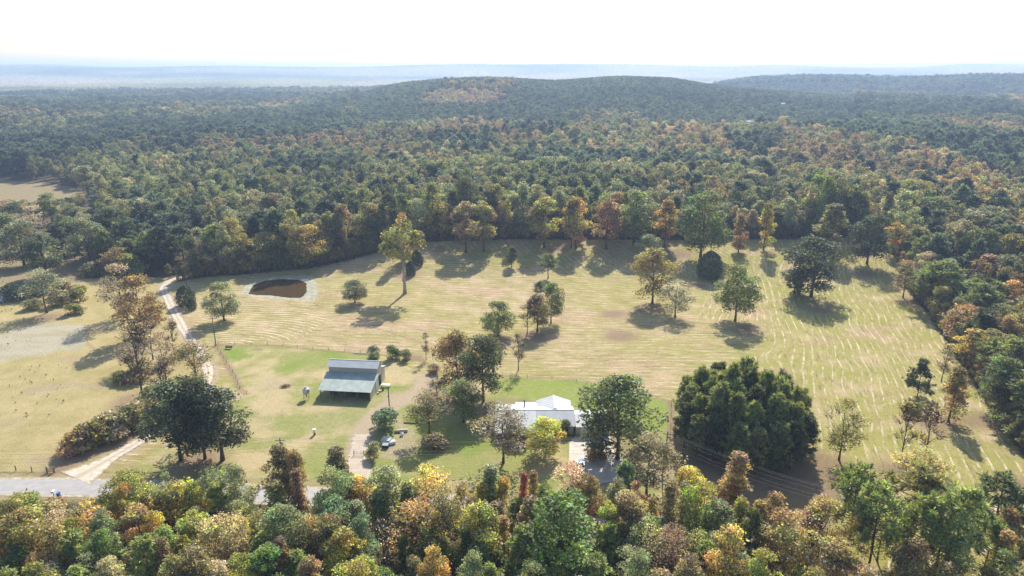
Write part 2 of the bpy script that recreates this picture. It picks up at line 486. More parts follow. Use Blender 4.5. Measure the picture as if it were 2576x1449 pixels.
class NT:
    """tiny node-graph builder"""
    def __init__(self, name):
        self.m = bpy.data.materials.new(name)
        self.m.use_nodes = True
        self.t = self.m.node_tree
        self.b = self.t.nodes['Principled BSDF']
        self.pos = self.t.nodes.new('ShaderNodeNewGeometry').outputs['Position']
    def n(self, kind): return self.t.nodes.new(kind)
    def put(self, sock, v):
        if isinstance(v, bpy.types.NodeSocket): self.t.links.new(v, sock)
        elif isinstance(v, (tuple, list)) and len(v) == 3 and sock.type == 'RGBA': sock.default_value = (*v, 1)
        else: sock.default_value = v
    def attr(self, name):
        a = self.n('ShaderNodeAttribute'); a.attribute_name = name
        return a.outputs['Fac']
    def math(self, op, a, b=0.0, c=None, clamp=False):
        m = self.n('ShaderNodeMath'); m.operation = op; m.use_clamp = clamp
        self.put(m.inputs[0], a); self.put(m.inputs[1], b)
        if c is not None: self.put(m.inputs[2], c)
        return m.outputs[0]
    def noise(self, scale, detail=4, rough=0.55, vec=None, dist=0.0):
        z = self.n('ShaderNodeTexNoise')
        z.inputs['Scale'].default_value = scale; z.inputs['Detail'].default_value = detail
        z.inputs['Roughness'].default_value = rough; z.inputs['Distortion'].default_value = dist
        self.t.links.new(vec or self.pos, z.inputs['Vector'])
        return z.outputs[0]
    def stretch(self, sx, sy, sz=1.0, rot=0.0):
        mp = self.n('ShaderNodeMapping'); mp.inputs['Scale'].default_value = (sx, sy, sz); mp.inputs['Rotation'].default_value = (0, 0, rot)
        self.t.links.new(self.pos, mp.inputs[0])
        return mp.outputs[0]
    def step(self, v, a, b):
        m = self.n('ShaderNodeMapRange'); m.interpolation_type = 'SMOOTHSTEP'
        self.put(m.inputs[0], v); self.put(m.inputs[1], a); self.put(m.inputs[2], b)
        return m.outputs[0]
    def mix(self, f, a, b, mode='MIX'):
        m = self.n('ShaderNodeMixRGB'); m.blend_type = mode
        self.put(m.inputs[0], f); self.put(m.inputs[1], a); self.put(m.inputs[2], b)
        return m.outputs[0]
    def val(self, c, v):
        """scale a colour by a value"""
        h = self.n('ShaderNodeVectorMath'); h.operation = 'SCALE'
        self.put(h.inputs[0], c); self.put(h.inputs['Scale'], v)
        return h.outputs[0]

def ground_material():
    g = NT('ground_cover')
    n_big = g.noise(0.018, 3)
    n_mid = g.noise(0.09, 5, 0.6)
    n_small = g.noise(0.6, 6, 0.7)
    n_fine = g.noise(2.6, 5, 0.75)
    n_tuft = g.noise(1.1, 6, 0.8, g.stretch(1, 1.6))
    edge = g.math('MULTIPLY', g.math('SUBTRACT', g.noise(0.35, 5, 0.65), 0.5), 7.0)
    def mask(name, w=0.5, jitter=1.0, shift=0.0):
        s = g.math('ADD', g.attr(name), g.math('MULTIPLY', edge, jitter))
        return g.step(g.math('ADD', s, shift), -w, w)
    # --- mown hay field
    straw, olive, green, pinkb = (0.485, 0.365, 0.21), (0.35, 0.29, 0.115), (0.31, 0.295, 0.068), (0.455, 0.285, 0.205)
    f = g.mix(g.step(g.math('ADD', n_mid, g.math('MULTIPLY', n_small, 0.35)), 0.52, 0.80), straw, olive)
    eastm = g.step(g.attr('e1'), -14, 18)
    f = g.mix(g.math('MULTIPLY', g.step(n_big, 0.42, 0.60), 0.55), f, green)
    f = g.mix(g.math('MULTIPLY', g.math('MULTIPLY', eastm, g.step(g.noise(0.045, 4), 0.36, 0.56)), 0.75), f, green)
    f = g.mix(g.math('MULTIPLY', g.step(g.noise(0.03, 4, 0.6, g.stretch(0.8, 1.7)), 0.54, 0.68), 0.65), f, pinkb)
    # windrows: a light ridge of cut hay every few metres along the guide field
    def rows(u, spacing, width, brk, strength):
        w = g.math('ADD', g.math('DIVIDE', u, spacing), g.math('MULTIPLY', g.math('SUBTRACT', n_small, 0.5), 0.25))
        fr = g.math('ABSOLUTE', g.math('SUBTRACT', g.math('FRACT', w), 0.5))
        line = g.math('SUBTRACT', 1.0, g.step(fr, width * 0.35, width))
        gap = g.step(g.math('ADD', g.math('MULTIPLY', g.noise(0.16, 4, 0.7), 0.6), g.math('MULTIPLY', n_fine, 0.4)), brk - 0.04, brk + 0.09)
        return g.math('MULTIPLY', g.math('MULTIPLY', line, gap), strength)
    r_e = g.math('MULTIPLY', rows(g.attr('u_east'), 2.95, 0.13, 0.475, 0.78), g.step(g.attr('e1'), 0, 2))
    r_m = g.math('MULTIPLY', rows(g.attr('u_mid'), 3.0, 0.20, 0.50, 0.6), g.step(g.attr('e1'), 0, -2))
    r_m = g.math('MULTIPLY', r_m, g.math('MULTIPLY', g.step(g.attr('e2'), 1, -1), g.step(g.attr('e3'), 1, -1)))
    r_w = g.math('MULTIPLY', rows(g.attr('u_west'), 2.9, 0.16, 0.45, 0.95), g.step(g.attr('e2'), 0, 2))
    r_n = g.math('MULTIPLY', rows(g.attr('u_north'), 3.1, 0.14, 0.49, 0.6), g.step(g.attr('e3'), 0, 2))
    r_e = g.math('MULTIPLY', r_e, g.step(g.attr('e3'), 1, -1))
    rr = g.math('MAXIMUM', g.math('MAXIMUM', r_e, r_m), g.math('MAXIMUM', r_w, r_n))
    rr = g.math('MULTIPLY', rr, g.math('MULTIPLY', g.step(g.attr('litter'), 0.75, 0.2), g.step(g.attr('pasture_sd'), 1, -2)))
    # mower streaks: fine light and dark strokes running with the rows
    def streak(u, sc):
        cx = g.n('ShaderNodeCombineXYZ')
        g.put(cx.inputs[0], g.math('MULTIPLY', u, 1.0)); sp = g.n('ShaderNodeSeparateXYZ'); g.put(sp.inputs[0], g.pos)
        g.put(cx.inputs[1], g.math('MULTIPLY', g.math('ADD', sp.outputs[0], g.math('MULTIPLY', sp.outputs[1], 0.7)), 0.16))
        return g.noise(sc, 4, 0.75, cx.outputs[0])
    s_m, s_e = streak(g.attr('u_mid'), 0.75), streak(g.attr('u_east'), 0.75)
    st = g.mix(g.step(g.attr('e1'), -1, 1), s_m, s_e)
    f = g.mix(g.step(st, 0.53, 0.66), f, (0.235, 0.19, 0.085))
    f = g.mix(g.math('MULTIPLY', g.step(st, 0.46, 0.36), 0.6), f, (0.56, 0.44, 0.27))
    rr = g.math('MULTIPLY', rr, g.math('MULTIPLY', g.step(g.attr('verge_sd'), -1, -4), g.step(g.attr('yard_sd'), 0, -2)))
    f = g.mix(rr, f, (0.78, 0.65, 0.43))
    # --- pasture left of the lane
    p = g.mix(g.step(g.math('ADD', g.math('MULTIPLY', n_tuft, 0.6), g.math('MULTIPLY', n_mid, 0.5)), 0.45, 0.68), (0.47, 0.375, 0.185), (0.34, 0.285, 0.11))
    p = g.mix(g.math('MULTIPLY', g.step(g.noise(0.05, 4, 0.6, g.stretch(0.7, 1.5)), 0.52, 0.66), 0.6), p, (0.37, 0.275, 0.19))
    p = g.mix(g.math('MULTIPLY', g.step(n_fine, 0.60, 0.72), 0.5), p, (0.17, 0.16, 0.07))
    c = g.mix(mask('pasture_sd', 1.0, 1.0), f, p)
    # --- yard lawn
    l = g.mix(g.step(g.math('ADD', n_mid, g.math('MULTIPLY', g.math('SUBTRACT', n_big, 0.5), 1.2)), 0.42, 0.68), (0.29, 0.29, 0.095), (0.48, 0.38, 0.205))
    l = g.mix(g.math('MULTIPLY', g.step(g.noise(0.055, 4), 0.50, 0.66), 0.95), l, (0.215, 0.275, 0.05))
    c = g.mix(mask('yard_sd', 0.6, 0.35), c, l)
    c = g.mix(g.math('MULTIPLY', mask('back_sd', 1.2, 0.5), 0.85), c, (0.25, 0.30, 0.06))
    c = g.mix(g.math('MULTIPLY', mask('court_sd', 1.5, 1.0), 0.55), c, (0.27, 0.20, 0.14))
    c = g.mix(g.math('MULTIPLY', mask('verge_sd', 1.5, 0.5), 0.5), c, (0.30, 0.255, 0.13))
    # --- clearing and grove ground
    cc = g.mix(g.step(n_mid, 0.42, 0.6), (0.30, 0.215, 0.135), (0.27, 0.235, 0.105))
    c = g.mix(mask('clear_sd', 1.5, 1.0), c, cc)
    # --- worn earth, leaf litter
    wmask = g.step(g.math('ADD', g.attr('worn'), g.math('MULTIPLY', g.math('SUBTRACT', n_small, 0.5), 0.8)), 0.15, 0.85)
    c = g.mix(wmask, c, g.mix(n_small, (0.50, 0.40, 0.27), (0.36, 0.275, 0.18)))
    lm = g.step(g.math('ADD', g.attr('litter'), g.math('MULTIPLY', g.math('SUBTRACT', n_small, 0.5), 1.0)), 0.2, 0.95)
    c = g.mix(g.math('MULTIPLY', lm, 0.75), c, g.mix(n_fine, (0.31, 0.205, 0.145), (0.20, 0.13, 0.095)))
    # --- dried pond bed, pond bank
    bed = g.mix(g.step(g.noise(0.12, 5, 0.6, g.stretch(0.5, 1.4)), 0.42, 0.62), (0.44, 0.385, 0.275), (0.38, 0.34, 0.215))
    bed = g.mix(g.step(n_small, 0.60, 0.68), bed, (0.20, 0.20, 0.10))
    c = g.mix(mask('bed_sd', 0.6, 0.7), c, bed)
    bank = g.mix(g.step(n_small, 0.44, 0.56), (0.50, 0.47, 0.37), (0.33, 0.32, 0.21))
    c = g.mix(mask('bank_sd', 0.5, 0.9), c, bank)
    # --- forest floor
    ff = g.mix(n_small, (0.13, 0.09, 0.055), (0.085, 0.075, 0.035))
    c = g.mix(mask('open_sd', 1.2, 0.9), ff, c)
    c = g.val(c, g.math('ADD', 0.22, g.math('MULTIPLY', g.math('ADD', g.math('ADD', n_fine, n_small), n_tuft), 0.52)))
    g.put(g.b.inputs['Base Color'], c)
    g.b.inputs['Roughness'].default_value = 0.95
    g.b.inputs['Specular IOR Level'].default_value = 0.1
    bp = g.n('ShaderNodeBump'); bp.inputs['Strength'].default_value = 0.8; bp.inputs['Distance'].default_value = 0.45
    g.put(bp.inputs['Height'], g.math('ADD', g.math('ADD', g.math('MULTIPLY', n_fine, 0.5), n_tuft), g.math('MULTIPLY', rr, 0.5)))
    g.put(g.b.inputs['Normal'], bp.outputs[0])
    return g.m

ground_me.materials.append(ground_material())
ground = bpy.data.objects.new('ground', ground_me)
COL.objects.link(ground)
tag(ground, 'mown fields, pasture, lawn and forest floor', kind='structure')

# ------------------------------------------------------------------ roads and lanes
def smooth_line(pts, step=1.2):
    pts = np.array(pts)
    for _ in range(2):
        a = pts[:-1] * 0.75 + pts[1:] * 0.25
        b = pts[:-1] * 0.25 + pts[1:] * 0.75
        mid = np.empty((2 * len(a), 2)); mid[0::2] = a; mid[1::2] = b
        pts = np.vstack([pts[:1], mid, pts[-1:]])
    seg = np.hypot(*np.diff(pts, axis=0).T)
    s = np.concatenate([[0], np.cumsum(seg)])
    t = np.arange(0, s[-1], step)
    return np.stack([np.interp(t, s, pts[:, 0]), np.interp(t, s, pts[:, 1])], -1)

def ribbon(name, line, widths, zoff, mat, jitter=0.0, off=0.0, cols=5, kind='structure', parent=None):
    n = len(line)
    d = np.gradient(line, axis=0)
    d /= np.maximum(np.hypot(d[:, 0], d[:, 1]), 1e-6)[:, None]
    nrm = np.stack([d[:, 1], -d[:, 0]], -1)
    w = np.broadcast_to(np.asarray(widths, float), (n,))
    js = np.array([jitter * (0.6 * vnoise(np.arange(n) * 1.0, np.full(n, s * 50.0), 5, s + 40) + 0.5 * vnoise(np.arange(n) * 1.0, np.full(n, s * 50.0), 1.6, s + 44)) for s in (0, 1)])
    V = []; A = []
    for c in range(cols):
        t = c / (cols - 1) * 2 - 1
        ww = w / 2 * t + off + (js[0] if t < 0 else js[1]) * abs(t)
        q = line + nrm * ww[:, None]
        V.append(np.stack([q[:, 0], q[:, 1], terrain(q[:, 0], q[:, 1]) + zoff], -1)); A.append(np.full(n, t))
    V = np.stack(V, 1).reshape(-1, 3)
    ii = np.arange(n * cols).reshape(n, cols)
    F = np.stack([ii[:-1, :-1], ii[:-1, 1:], ii[1:, 1:], ii[1:, :-1]], -1).reshape(-1, 4)
    me = mesh_from(name, V, F, (mat,), {'across': np.stack(A, 1).ravel()}, smooth=True)
    o = bpy.data.objects.new(name, me)
    COL.objects.link(o)
    if kind and not parent: o['kind'] = kind
    if parent: o.parent = parent
    return o

def asphalt_material():
    g = NT('asphalt')
    n1, n2 = g.noise(0.5, 5), g.noise(9, 4)
    ac = g.math('ABSOLUTE', g.attr('across'))
    c = g.mix(g.step(n1, 0.35, 0.65), (0.34, 0.315, 0.295), (0.39, 0.365, 0.345))
    tr = g.math('SUBTRACT', 1.0, g.step(g.math('ABSOLUTE', g.math('SUBTRACT', ac, 0.5)), 0.05, 0.25))
    c = g.mix(g.math('MULTIPLY', tr, 0.35), c, (0.30, 0.285, 0.27))
    c = g.val(c, g.math('ADD', 0.85, g.math('MULTIPLY', n2, 0.3)))
    g.put(g.b.inputs['Base Color'], c)
    g.b.inputs['Roughness'].default_value = 0.8
    return g.m

def gravel_material(name, a, b, grassy):
    g = NT(name)
    n1, n2, n3 = g.noise(0.8, 5, 0.65), g.noise(6, 5, 0.7), g.noise(0.25, 4)
    ac = g.math('ABSOLUTE', g.attr('across'))
    c = g.mix(g.step(n1, 0.35, 0.65), a, b)
    mid = g.math('SUBTRACT', 1.0, g.step(g.math('ADD', ac, g.math('MULTIPLY', g.math('SUBTRACT', n1, 0.5), 0.5)), 0.06, 0.3))
    edge = g.step(g.math('ADD', ac, g.math('MULTIPLY', g.math('SUBTRACT', n1, 0.5), 1.2)), 0.75, 1.05)
    c = g.mix(g.math('MULTIPLY', mid, grassy), c, (0.27, 0.23, 0.13))
    c = g.mix(edge, c, (0.30, 0.25, 0.14))
    c = g.val(c, g.math('ADD', 0.8, g.math('MULTIPLY', n2, 0.4)))
    g.put(g.b.inputs['Base Color'], c)
    g.b.inputs['Roughness'].default_value = 0.95
    bp = g.n('ShaderNodeBump'); bp.inputs['Strength'].default_value = 0.4; bp.inputs['Distance'].default_value = 0.1
    g.put(bp.inputs['Height'], n2); g.put(g.b.inputs['Normal'], bp.outputs[0])
    return g.m

road_line = smooth_line(ROAD, 2.0)
ribbon('road', road_line, 6.3, 0.06, asphalt_material(), 0.06)
ribbon('road_shoulder', road_line, 8.4, 0.04, gravel_material('shoulder', (0.50, 0.45, 0.36), (0.38, 0.33, 0.24), 0.0), 0.35)
lane_line = smooth_line(LANE, 1.2)
nl = len(lane_line)
lane_w = 3.4 + 9.0 * np.clip(1 - np.arange(nl) * 1.2 / 16.0, 0, 1) ** 2
ribbon('gravel_lane', lane_line, lane_w, 0.08, gravel_material('lane_gravel', (0.62, 0.54, 0.44), (0.48, 0.39, 0.29), 0.45), 0.45)
drive_line = smooth_line(DRIVE, 1.0)
nd = len(drive_line)
ribbon('gravel_drive', drive_line, np.linspace(7.2, 5.4, nd), 0.05, gravel_material('drive_gravel', (0.50, 0.42, 0.32), (0.42, 0.34, 0.25), 0.0), 0.5)

def ground_patch(name, poly, zoff, mat, kind='structure', flat=None, step=1.0, jit=0.0):
    """a sheet with the outline of poly laid on the ground"""
    import bmesh
    bm = bmesh.new()
    pts = np.array(poly)
    seg = []
    for i in range(len(pts)):
        a, b = pts[i], pts[(i + 1) % len(pts)]
        k = max(1, int(np.hypot(*(b - a)) / step))
        for j in range(k):
            q = a + (b - a) * j / k
            if jit:
                q = q + jit * np.array([vnoise(q[0], q[1], 2.2, 61), vnoise(q[0], q[1], 2.2, 62)])
            seg.append(q)
    vs = [bm.verts.new((q[0], q[1], (gz(*q) if flat is None else flat) + zoff)) for q in seg]
    f = bm.faces.new(vs)
    if f.normal.z < 0: f.normal_flip()
    bmesh.ops.triangulate(bm, faces=[f])
    me = bpy.data.meshes.new(name); bm.to_mesh(me); bm.free()
    me.materials.append(mat)
    o = bpy.data.objects.new(name, me); COL.objects.link(o)
    if kind: o['kind'] = kind
    return o

def water_material(name, col, rough=0.06, bump=0.03):
    g = NT(name)
    g.b.inputs['Base Color'].default_value = (*col, 1)
    g.b.inputs['Roughness'].default_value = rough
    g.b.inputs['IOR'].default_value = 1.33
    bp = g.n('ShaderNodeBump'); bp.inputs['Strength'].default_value = bump; bp.inputs['Distance'].default_value = 0.1
    g.put(bp.inputs['Height'], g.noise(1.3, 3)); g.put(g.b.inputs['Normal'], bp.outputs[0])
    return g.m

pc = POLY['pond'].mean(0)
pond = ground_patch('pond_water', POLY['pond'] + (POLY['pond'] - pc) * 0.06, -0.12, water_material('muddy_water', (0.075, 0.047, 0.018), 0.12), jit=0.5, flat=gz(*pc))
lp = POLY['left_pond']
ground_patch('pond_water', lp, 0.05, water_material('green_water', (0.14, 0.13, 0.05), 0.1), jit=0.5)

# ------------------------------------------------------------------ tree prototypes (meshes shared by the copies)
def rvec(rng, n):
    v = rng.normal(size=(n, 3))
    return v / np.linalg.norm(v, axis=1)[:, None]

def leaf_cards(rng, pos, nrm, size, aspect=1.5):
    """one four-cornered leaf spray per position"""
    n = len(pos)
    t = rvec(rng, n)
    a = np.cross(nrm, t); a /= np.maximum(np.linalg.norm(a, axis=1), 1e-6)[:, None]
    b = np.cross(nrm, a)
    s = np.asarray(size)[:, None] if np.ndim(size) else size
    k = rng.uniform(0.7, aspect, (n, 1))
    V = np.stack([pos - a * s * 0.5 * k, pos - b * s * 0.42 + nrm * s * 0.08, pos + a * s * 0.5 * k, pos + b * s * 0.42 - nrm * s * 0.08], 1)
    return V.reshape(-1, 3), np.arange(n * 4).reshape(n, 4)

def leafvar(rng, n, per, hue=0.024, val=0.42, sat=0.2, lobe=None):
    h = 0.5 + rng.normal(0, hue, n)
    v = np.clip(1 + rng.normal(0, val, n), 0.35, 2.0)
    s = np.clip(1 + rng.normal(0, sat, n), 0.4, 1.4)
    if lobe is not None:
        h += lobe[:, 0] * hue * 1.0; v *= np.clip(1 + lobe[:, 1] * 0.27, 0.5, 1.6)
    return np.repeat(np.stack([h, v, s], -1), per, axis=0)

def crown_broad(rng, H, W, base, shape, nlobe, nleaf, size, lobe_r=(1.1, 2.1), fill=1.0, droop=0.0):
    """shape(t) gives the relative half width at relative crown height t; returns cards and the lobe centres"""
    ch = H - base
    cs, rs = [], []
    while len(cs) < nlobe:
        t = rng.uniform(0.04, 0.97)
        rr = shape(t) * W / 2
        an = rng.uniform(0, 2 * math.pi)
        q = rng.uniform(0.25, 1.0) ** 0.5
        r = rng.uniform(*lobe_r) * (0.75 + 0.35 * shape(t))
        rad = max(rr * q - r * 0.55, 0)
        z = base + ch * t
        z = min(z, H - r * 0.7)
        cs.append((rad * math.cos(an), rad * math.sin(an), z)); rs.append(r)
    cs, rs = np.array(cs), np.array(rs)
    w = rs ** 2 / (rs ** 2).sum()
    li = rng.choice(nlobe, nleaf, p=w)
    d = rvec(rng, nleaf)
    d[:, 2] = np.where(rng.random(nleaf) < 0.55, np.abs(d[:, 2]), d[:, 2])
    d /= np.linalg.norm(d, axis=1)[:, None]
    # knobbly surface: push leaves along small bumps
    bump = 0.16 * np.sin(d[:, 0] * 7 + li) * np.cos(d[:, 1] * 6 + li * 2.1) + 0.12 * np.sin(d[:, 2] * 9 + li * 1.3)
    rad = rs[li] * (0.62 + 0.36 * rng.random(nleaf) ** 0.6 + bump)
    pos = cs[li] + d * rad[:, None] * np.array([1.08, 1.08, 0.82])
    pos += rng.normal(0, 0.12, (nleaf, 3))
    pos[:, 2] = np.maximum(pos[:, 2], base * 0.6)
    nrm = d * 0.55 + np.array([0, 0, 0.35]) + rvec(rng, nleaf) * 0.85
    nrm /= np.linalg.norm(nrm, axis=1)[:, None]
    V, F = leaf_cards(rng, pos, nrm, size * rng.uniform(0.6, 1.35, nleaf))
    lob = rng.normal(0, 1, (nlobe, 2))[li]
    return V, F, leafvar(rng, nleaf, 4, lobe=lob), cs, rs

def limb_mesh(rng, H, base, cs, r0, sides=7, top=0.92, twigs=0, twig_len=1.4, nlimb=14, lean=0.0):
    mb = MB()
    n = 7
    ph = rng.uniform(0, 6.28)
    trunk = []
    for i in range(n):
        t = i / (n - 1)
        trunk.append((0.25 * math.sin(ph + t * 4) * t + lean * t, 0.25 * math.cos(ph * 1.7 + t * 3) * t, -0.5 + (H * top + 0.5) * t))
    rad = [r0 * (1 - 0.85 * (i / (n - 1))) + (0.35 * r0 if i == 0 else 0) for i in range(n)]
    mb.tube(trunk, rad, sides)
    tp = np.array(trunk)
    order = np.argsort(-np.hypot(cs[:, 0], cs[:, 1]))[:nlimb]
    for k in order:
        c = cs[k]
        zs = min(max(base * 0.85, c[2] * rng.uniform(0.55, 0.75)), H * top * 0.9)
        s = np.array([np.interp(zs, tp[:, 2], tp[:, 0]), np.interp(zs, tp[:, 2], tp[:, 1]), zs])
        m = s * 0.45 + c * 0.55 + np.array([rng.normal(0, .3), rng.normal(0, .3), -0.25])
        q = r0 * 0.38 * (1 - zs / H * 0.5)
        mb.tube([tuple(s), tuple(m), tuple(c)], [q, q * 0.6, q * 0.2], 5, cap=False)
        for _ in range(twigs):
            d = rvec(rng, 1)[0]; d[2] = abs(d[2]) * 0.8 + 0.1
            e = c + d * twig_len * rng.uniform(0.6, 1.3)
            st = m * 0.4 + c * 0.6
            mb.tube([tuple(st), tuple((st + e) / 2 + rng.normal(0, .12, 3)), tuple(e)], [0.055, 0.035, 0.018], 3, cap=False)
            for _ in range(2):
                d2 = rvec(rng, 1)[0] * 0.8 + d * 0.6
                mb.tube([tuple((st + e) / 2), tuple((st + e) / 2 + d2 * twig_len * 0.7)], [0.028, 0.012], 3, cap=False)
    return mb

def mb_mesh(mb, name, mat):
    me = bpy.data.meshes.new(name)
    me.from_pydata(mb.v, [], mb.f)
    me.materials.append(mat)
    me.polygons.foreach_set('use_smooth', np.ones(len(me.polygons), bool))
    me.update()
    return me

ROUND = lambda t: math.sin(math.pi * min(max(t * 0.86 + 0.12, 0), 1)) ** 0.6
OVAL = lambda t: math.sin(math.pi * min(max(t * 0.84 + 0.14, 0), 1)) ** 0.75
CONE = lambda t: max(0.10, (1 - t) ** 0.75 * (0.55 + 0.45 * min(1, t * 6)))
TOPPY = lambda t: 0.45 + 0.55 * math.sin(math.pi * min(max(t * 0.75 + 0.22, 0), 1))

PROTO = {}      # kind -> list of (trunk mesh, crown mesh)
def add_proto(kind, trunk, crown):
    PROTO.setdefault(kind, []).append((trunk, crown))

def broad_kind(kind, n, H, W, base, shape, nlobe, nleaf, size, seed, r0=0.28, twigs=0, bark='bark', mat='leaf', lobe_r=(1.1, 2.1), nlimb=14, top=0.85):
    for i in range(n):
        rng = np.random.default_rng(seed + i)
        V, F, A, cs, rs = crown_broad(rng, H, W, base, shape, nlobe + i % 3, nleaf, size, lobe_r)
        cm = mesh_from(kind + '_crown', V, F, (M[mat],), {'leafvar': A})
        tm = mb_mesh(limb_mesh(rng, H, base, cs, r0, twigs=twigs, nlimb=nlimb, top=top), kind + '_trunk', M[bark])
        add_proto(kind, tm, cm)

# all prototypes are 16 m tall unless the object scales them
broad_kind('oak', 5, 16, 11.5, 1.9, ROUND, 38, 8600, 0.37, 100)
broad_kind('tall', 4, 16, 8.2, 2.4, OVAL, 32, 7000, 0.34, 130, lobe_r=(0.9, 1.7))
broad_kind('spire', 3, 16, 6.2, 1.4, CONE, 30, 5000, 0.32, 160, r0=0.2, lobe_r=(0.7, 1.4))
broad_kind('thin', 4, 16, 8.6, 3.0, OVAL, 28, 2900, 0.30, 190, r0=0.2, twigs=5, nlimb=20, lobe_r=(1.0, 1.9))
broad_kind('bare', 3, 16, 7.6, 4.0, TOPPY, 24, 420, 0.30, 220, r0=0.2, twigs=9, nlimb=24, lobe_r=(1.0, 1.8), bark='bark')
broad_kind('flat', 2, 16, 9.2, 8.2, TOPPY, 22, 3300, 0.42, 250, r0=0.34, twigs=1, bark='pale_bark', lobe_r=(1.0, 1.7), nlimb=20)
broad_kind('shrub', 3, 4, 4.6, 0.1, ROUND, 20, 2400, 0.30, 280, r0=0.09, lobe_r=(0.6, 1.05), nlimb=9)

def needle_tuft(rng, c, r, n, out):
    """n slim blades radiating from c"""
    d = rvec(rng, n)
    d = d + np.array(out) * 0.55 + np.array([0, 0, 0.35])
    d /= np.linalg.norm(d, axis=1)[:, None]
    t = rvec(rng, n)
    s = np.cross(d, t); s /= np.maximum(np.linalg.norm(s, axis=1), 1e-6)[:, None]
    L = r * rng.uniform(0.7, 1.2, (n, 1)); w = 0.085 + 0.05 * rng.random((n, 1))
    b = np.asarray(c) + d * L * 0.12
    V = np.stack([b - s * w, b + s * w, b + d * L + s * w * 0.5, b + d * L - s * w * 0.5], 1)
    return V.reshape(-1, 3)

def pine(rng, H, W, base, ntuft, r=0.85, per=20, shape=None, r0=0.22, dead=0):
    shape = shape or (lambda t: math.sin(math.pi * min(1, t * 0.72 + 0.26)) ** 0.8)
    mb = MB()
    lean = rng.uniform(-0.5, 0.5)
    n = 7
    trunk = [(lean * (i / 6) ** 2, 0.15 * math.sin(i), -0.5 + (H * 0.97 + 0.5) * i / 6) for i in range(n)]
    mb.tube(trunk, [r0 * (1 - 0.82 * i / 6) + (0.08 if i == 0 else 0) for i in range(n)], 7)
    Vs, lob = [], []
    nb = max(10, ntuft // 5)
    for b in range(nb):
        t = rng.uniform(0, 1)
        z = base + (H - base) * t * 0.96
        L = max(0.5, shape(t) * W / 2 * rng.uniform(0.65, 1.1))
        an = rng.uniform(0, 6.28)
        ex, ey = math.cos(an), math.sin(an)
        xo = lean * (z / H) ** 2
        e = np.array([xo + ex * L, ey * L, z + L * rng.uniform(0.1, 0.45)])
        s = np.array([xo, 0, z])
        m = s * 0.5 + e * 0.5 + np.array([0, 0, -0.15 * L * 0.4])
        mb.tube([tuple(s), tuple(m), tuple(e)], [0.07, 0.045, 0.02], 4, cap=False)
        for k in range(5):
            q = rng.uniform(0.45, 1.05)
            c = (s * (1 - q) + e * q) + rng.normal(0, 0.42, 3) * np.array([1, 1, 0.7])
            Vs.append(needle_tuft(rng, c, r * rng.uniform(0.75, 1.15), per, (ex, ey, 0)))
            lob.append(np.repeat(rng.normal(0, 1, (1, 2)), per, 0))
    for k in range(dead):
        z = base * rng.uniform(0.5, 0.98); an = rng.uniform(0, 6.28); L = rng.uniform(0.8, 2.0)
        mb.tube([(0, 0, z), (math.cos(an) * L, math.sin(an) * L, z + L * 0.25)], [0.04, 0.015], 3, cap=False)
    V = np.concatenate(Vs)
    nq = len(V) // 4
    return mb, V, np.arange(nq * 4).reshape(nq, 4), leafvar(rng, nq, 4, 0.012, 0.28, 0.1, np.concatenate(lob))

def pine_kind(kind, n, seed, **kw):
    for i in range(n):
        rng = np.random.default_rng(seed + i)
        mb, V, F, A = pine(rng, **kw)
        add_proto(kind, mb_mesh(mb, kind + '_trunk', M['bark']), mesh_from(kind + '_crown', V, F, (M['needle'],), {'leafvar': A}))

pine_kind('pine', 5, 300, H=16, W=7.8, base=6.2, ntuft=230, per=14, dead=8)
pine_kind('stand_pine', 4, 330, shape=lambda t: 0.12 + 0.88 * (1 - t) ** 0.6 * min(1, t * 4 + 0.5), H=16, W=7.4, base=5.8, ntuft=250, dead=8, r0=0.17)
pine_kind('edge_pine', 3, 345, H=16, W=7.6, base=3.0, ntuft=290, dead=3, r0=0.2, shape=lambda t: 0.15 + 0.85 * (1 - t) ** 0.55 * min(1, t * 5 + 0.4))
pine_kind('young_pine', 3, 360, H=16, W=8.6, base=1.8, ntuft=270, shape=lambda t: (1 - t) ** 0.7 + 0.08, r0=0.16)

def cedar_kind(kind, n, seed, shape, W, nleaf, H=16):
    for i in range(n):
        rng = np.random.default_rng(seed + i)
        t = rng.random(nleaf) ** 0.85
        an = rng.uniform(0, 6.28, nleaf)
        rr = np.array([shape(v) for v in t]) * W / 2
        lump = 1 + 0.10 * np.sin(an * 5 + t * 14) + 0.07 * np.sin(an * 9 - t * 23 + 2)
        rad = rr * lump * (0.62 + 0.40 * rng.random(nleaf) ** 0.7)
        pos = np.stack([rad * np.cos(an), rad * np.sin(an), 0.25 + t * (H - 0.3)], -1)
        d = np.stack([np.cos(an), np.sin(an), np.full(nleaf, 0.35)], -1)
        nrm = d * 0.7 + rvec(rng, nleaf) * 0.7
        nrm /= np.linalg.norm(nrm, axis=1)[:, None]
        V, F = leaf_cards(rng, pos, nrm, (H / 16) * 0.80 * rng.uniform(0.6, 1.3, nleaf), 1.3)
        mb = MB().tube([(0, 0, -0.4), (0, 0, H * 0.5), (0, 0, H * 0.9)], [0.3 * H / 16, 0.2 * H / 16, 0.04], 6)
        add_proto(kind, mb_mesh(mb, kind + '_trunk', M['bark']), mesh_from(kind + '_crown', V, F, (M['needle'],), {'leafvar': leafvar(rng, nleaf, 4, 0.01, 0.3, 0.1)}))

cedar_kind('cedar', 2, 400, lambda t: max(0.04, (math.sin(math.pi * min(1, t * 0.62 + 0.36))) ** 0.8), 11.0, 4200)
cedar_kind('cedar_round', 2, 420, lambda t: max(0.05, math.sin(math.pi * min(1, t * 0.80 + 0.19)) ** 0.62), 15.0, 4600)

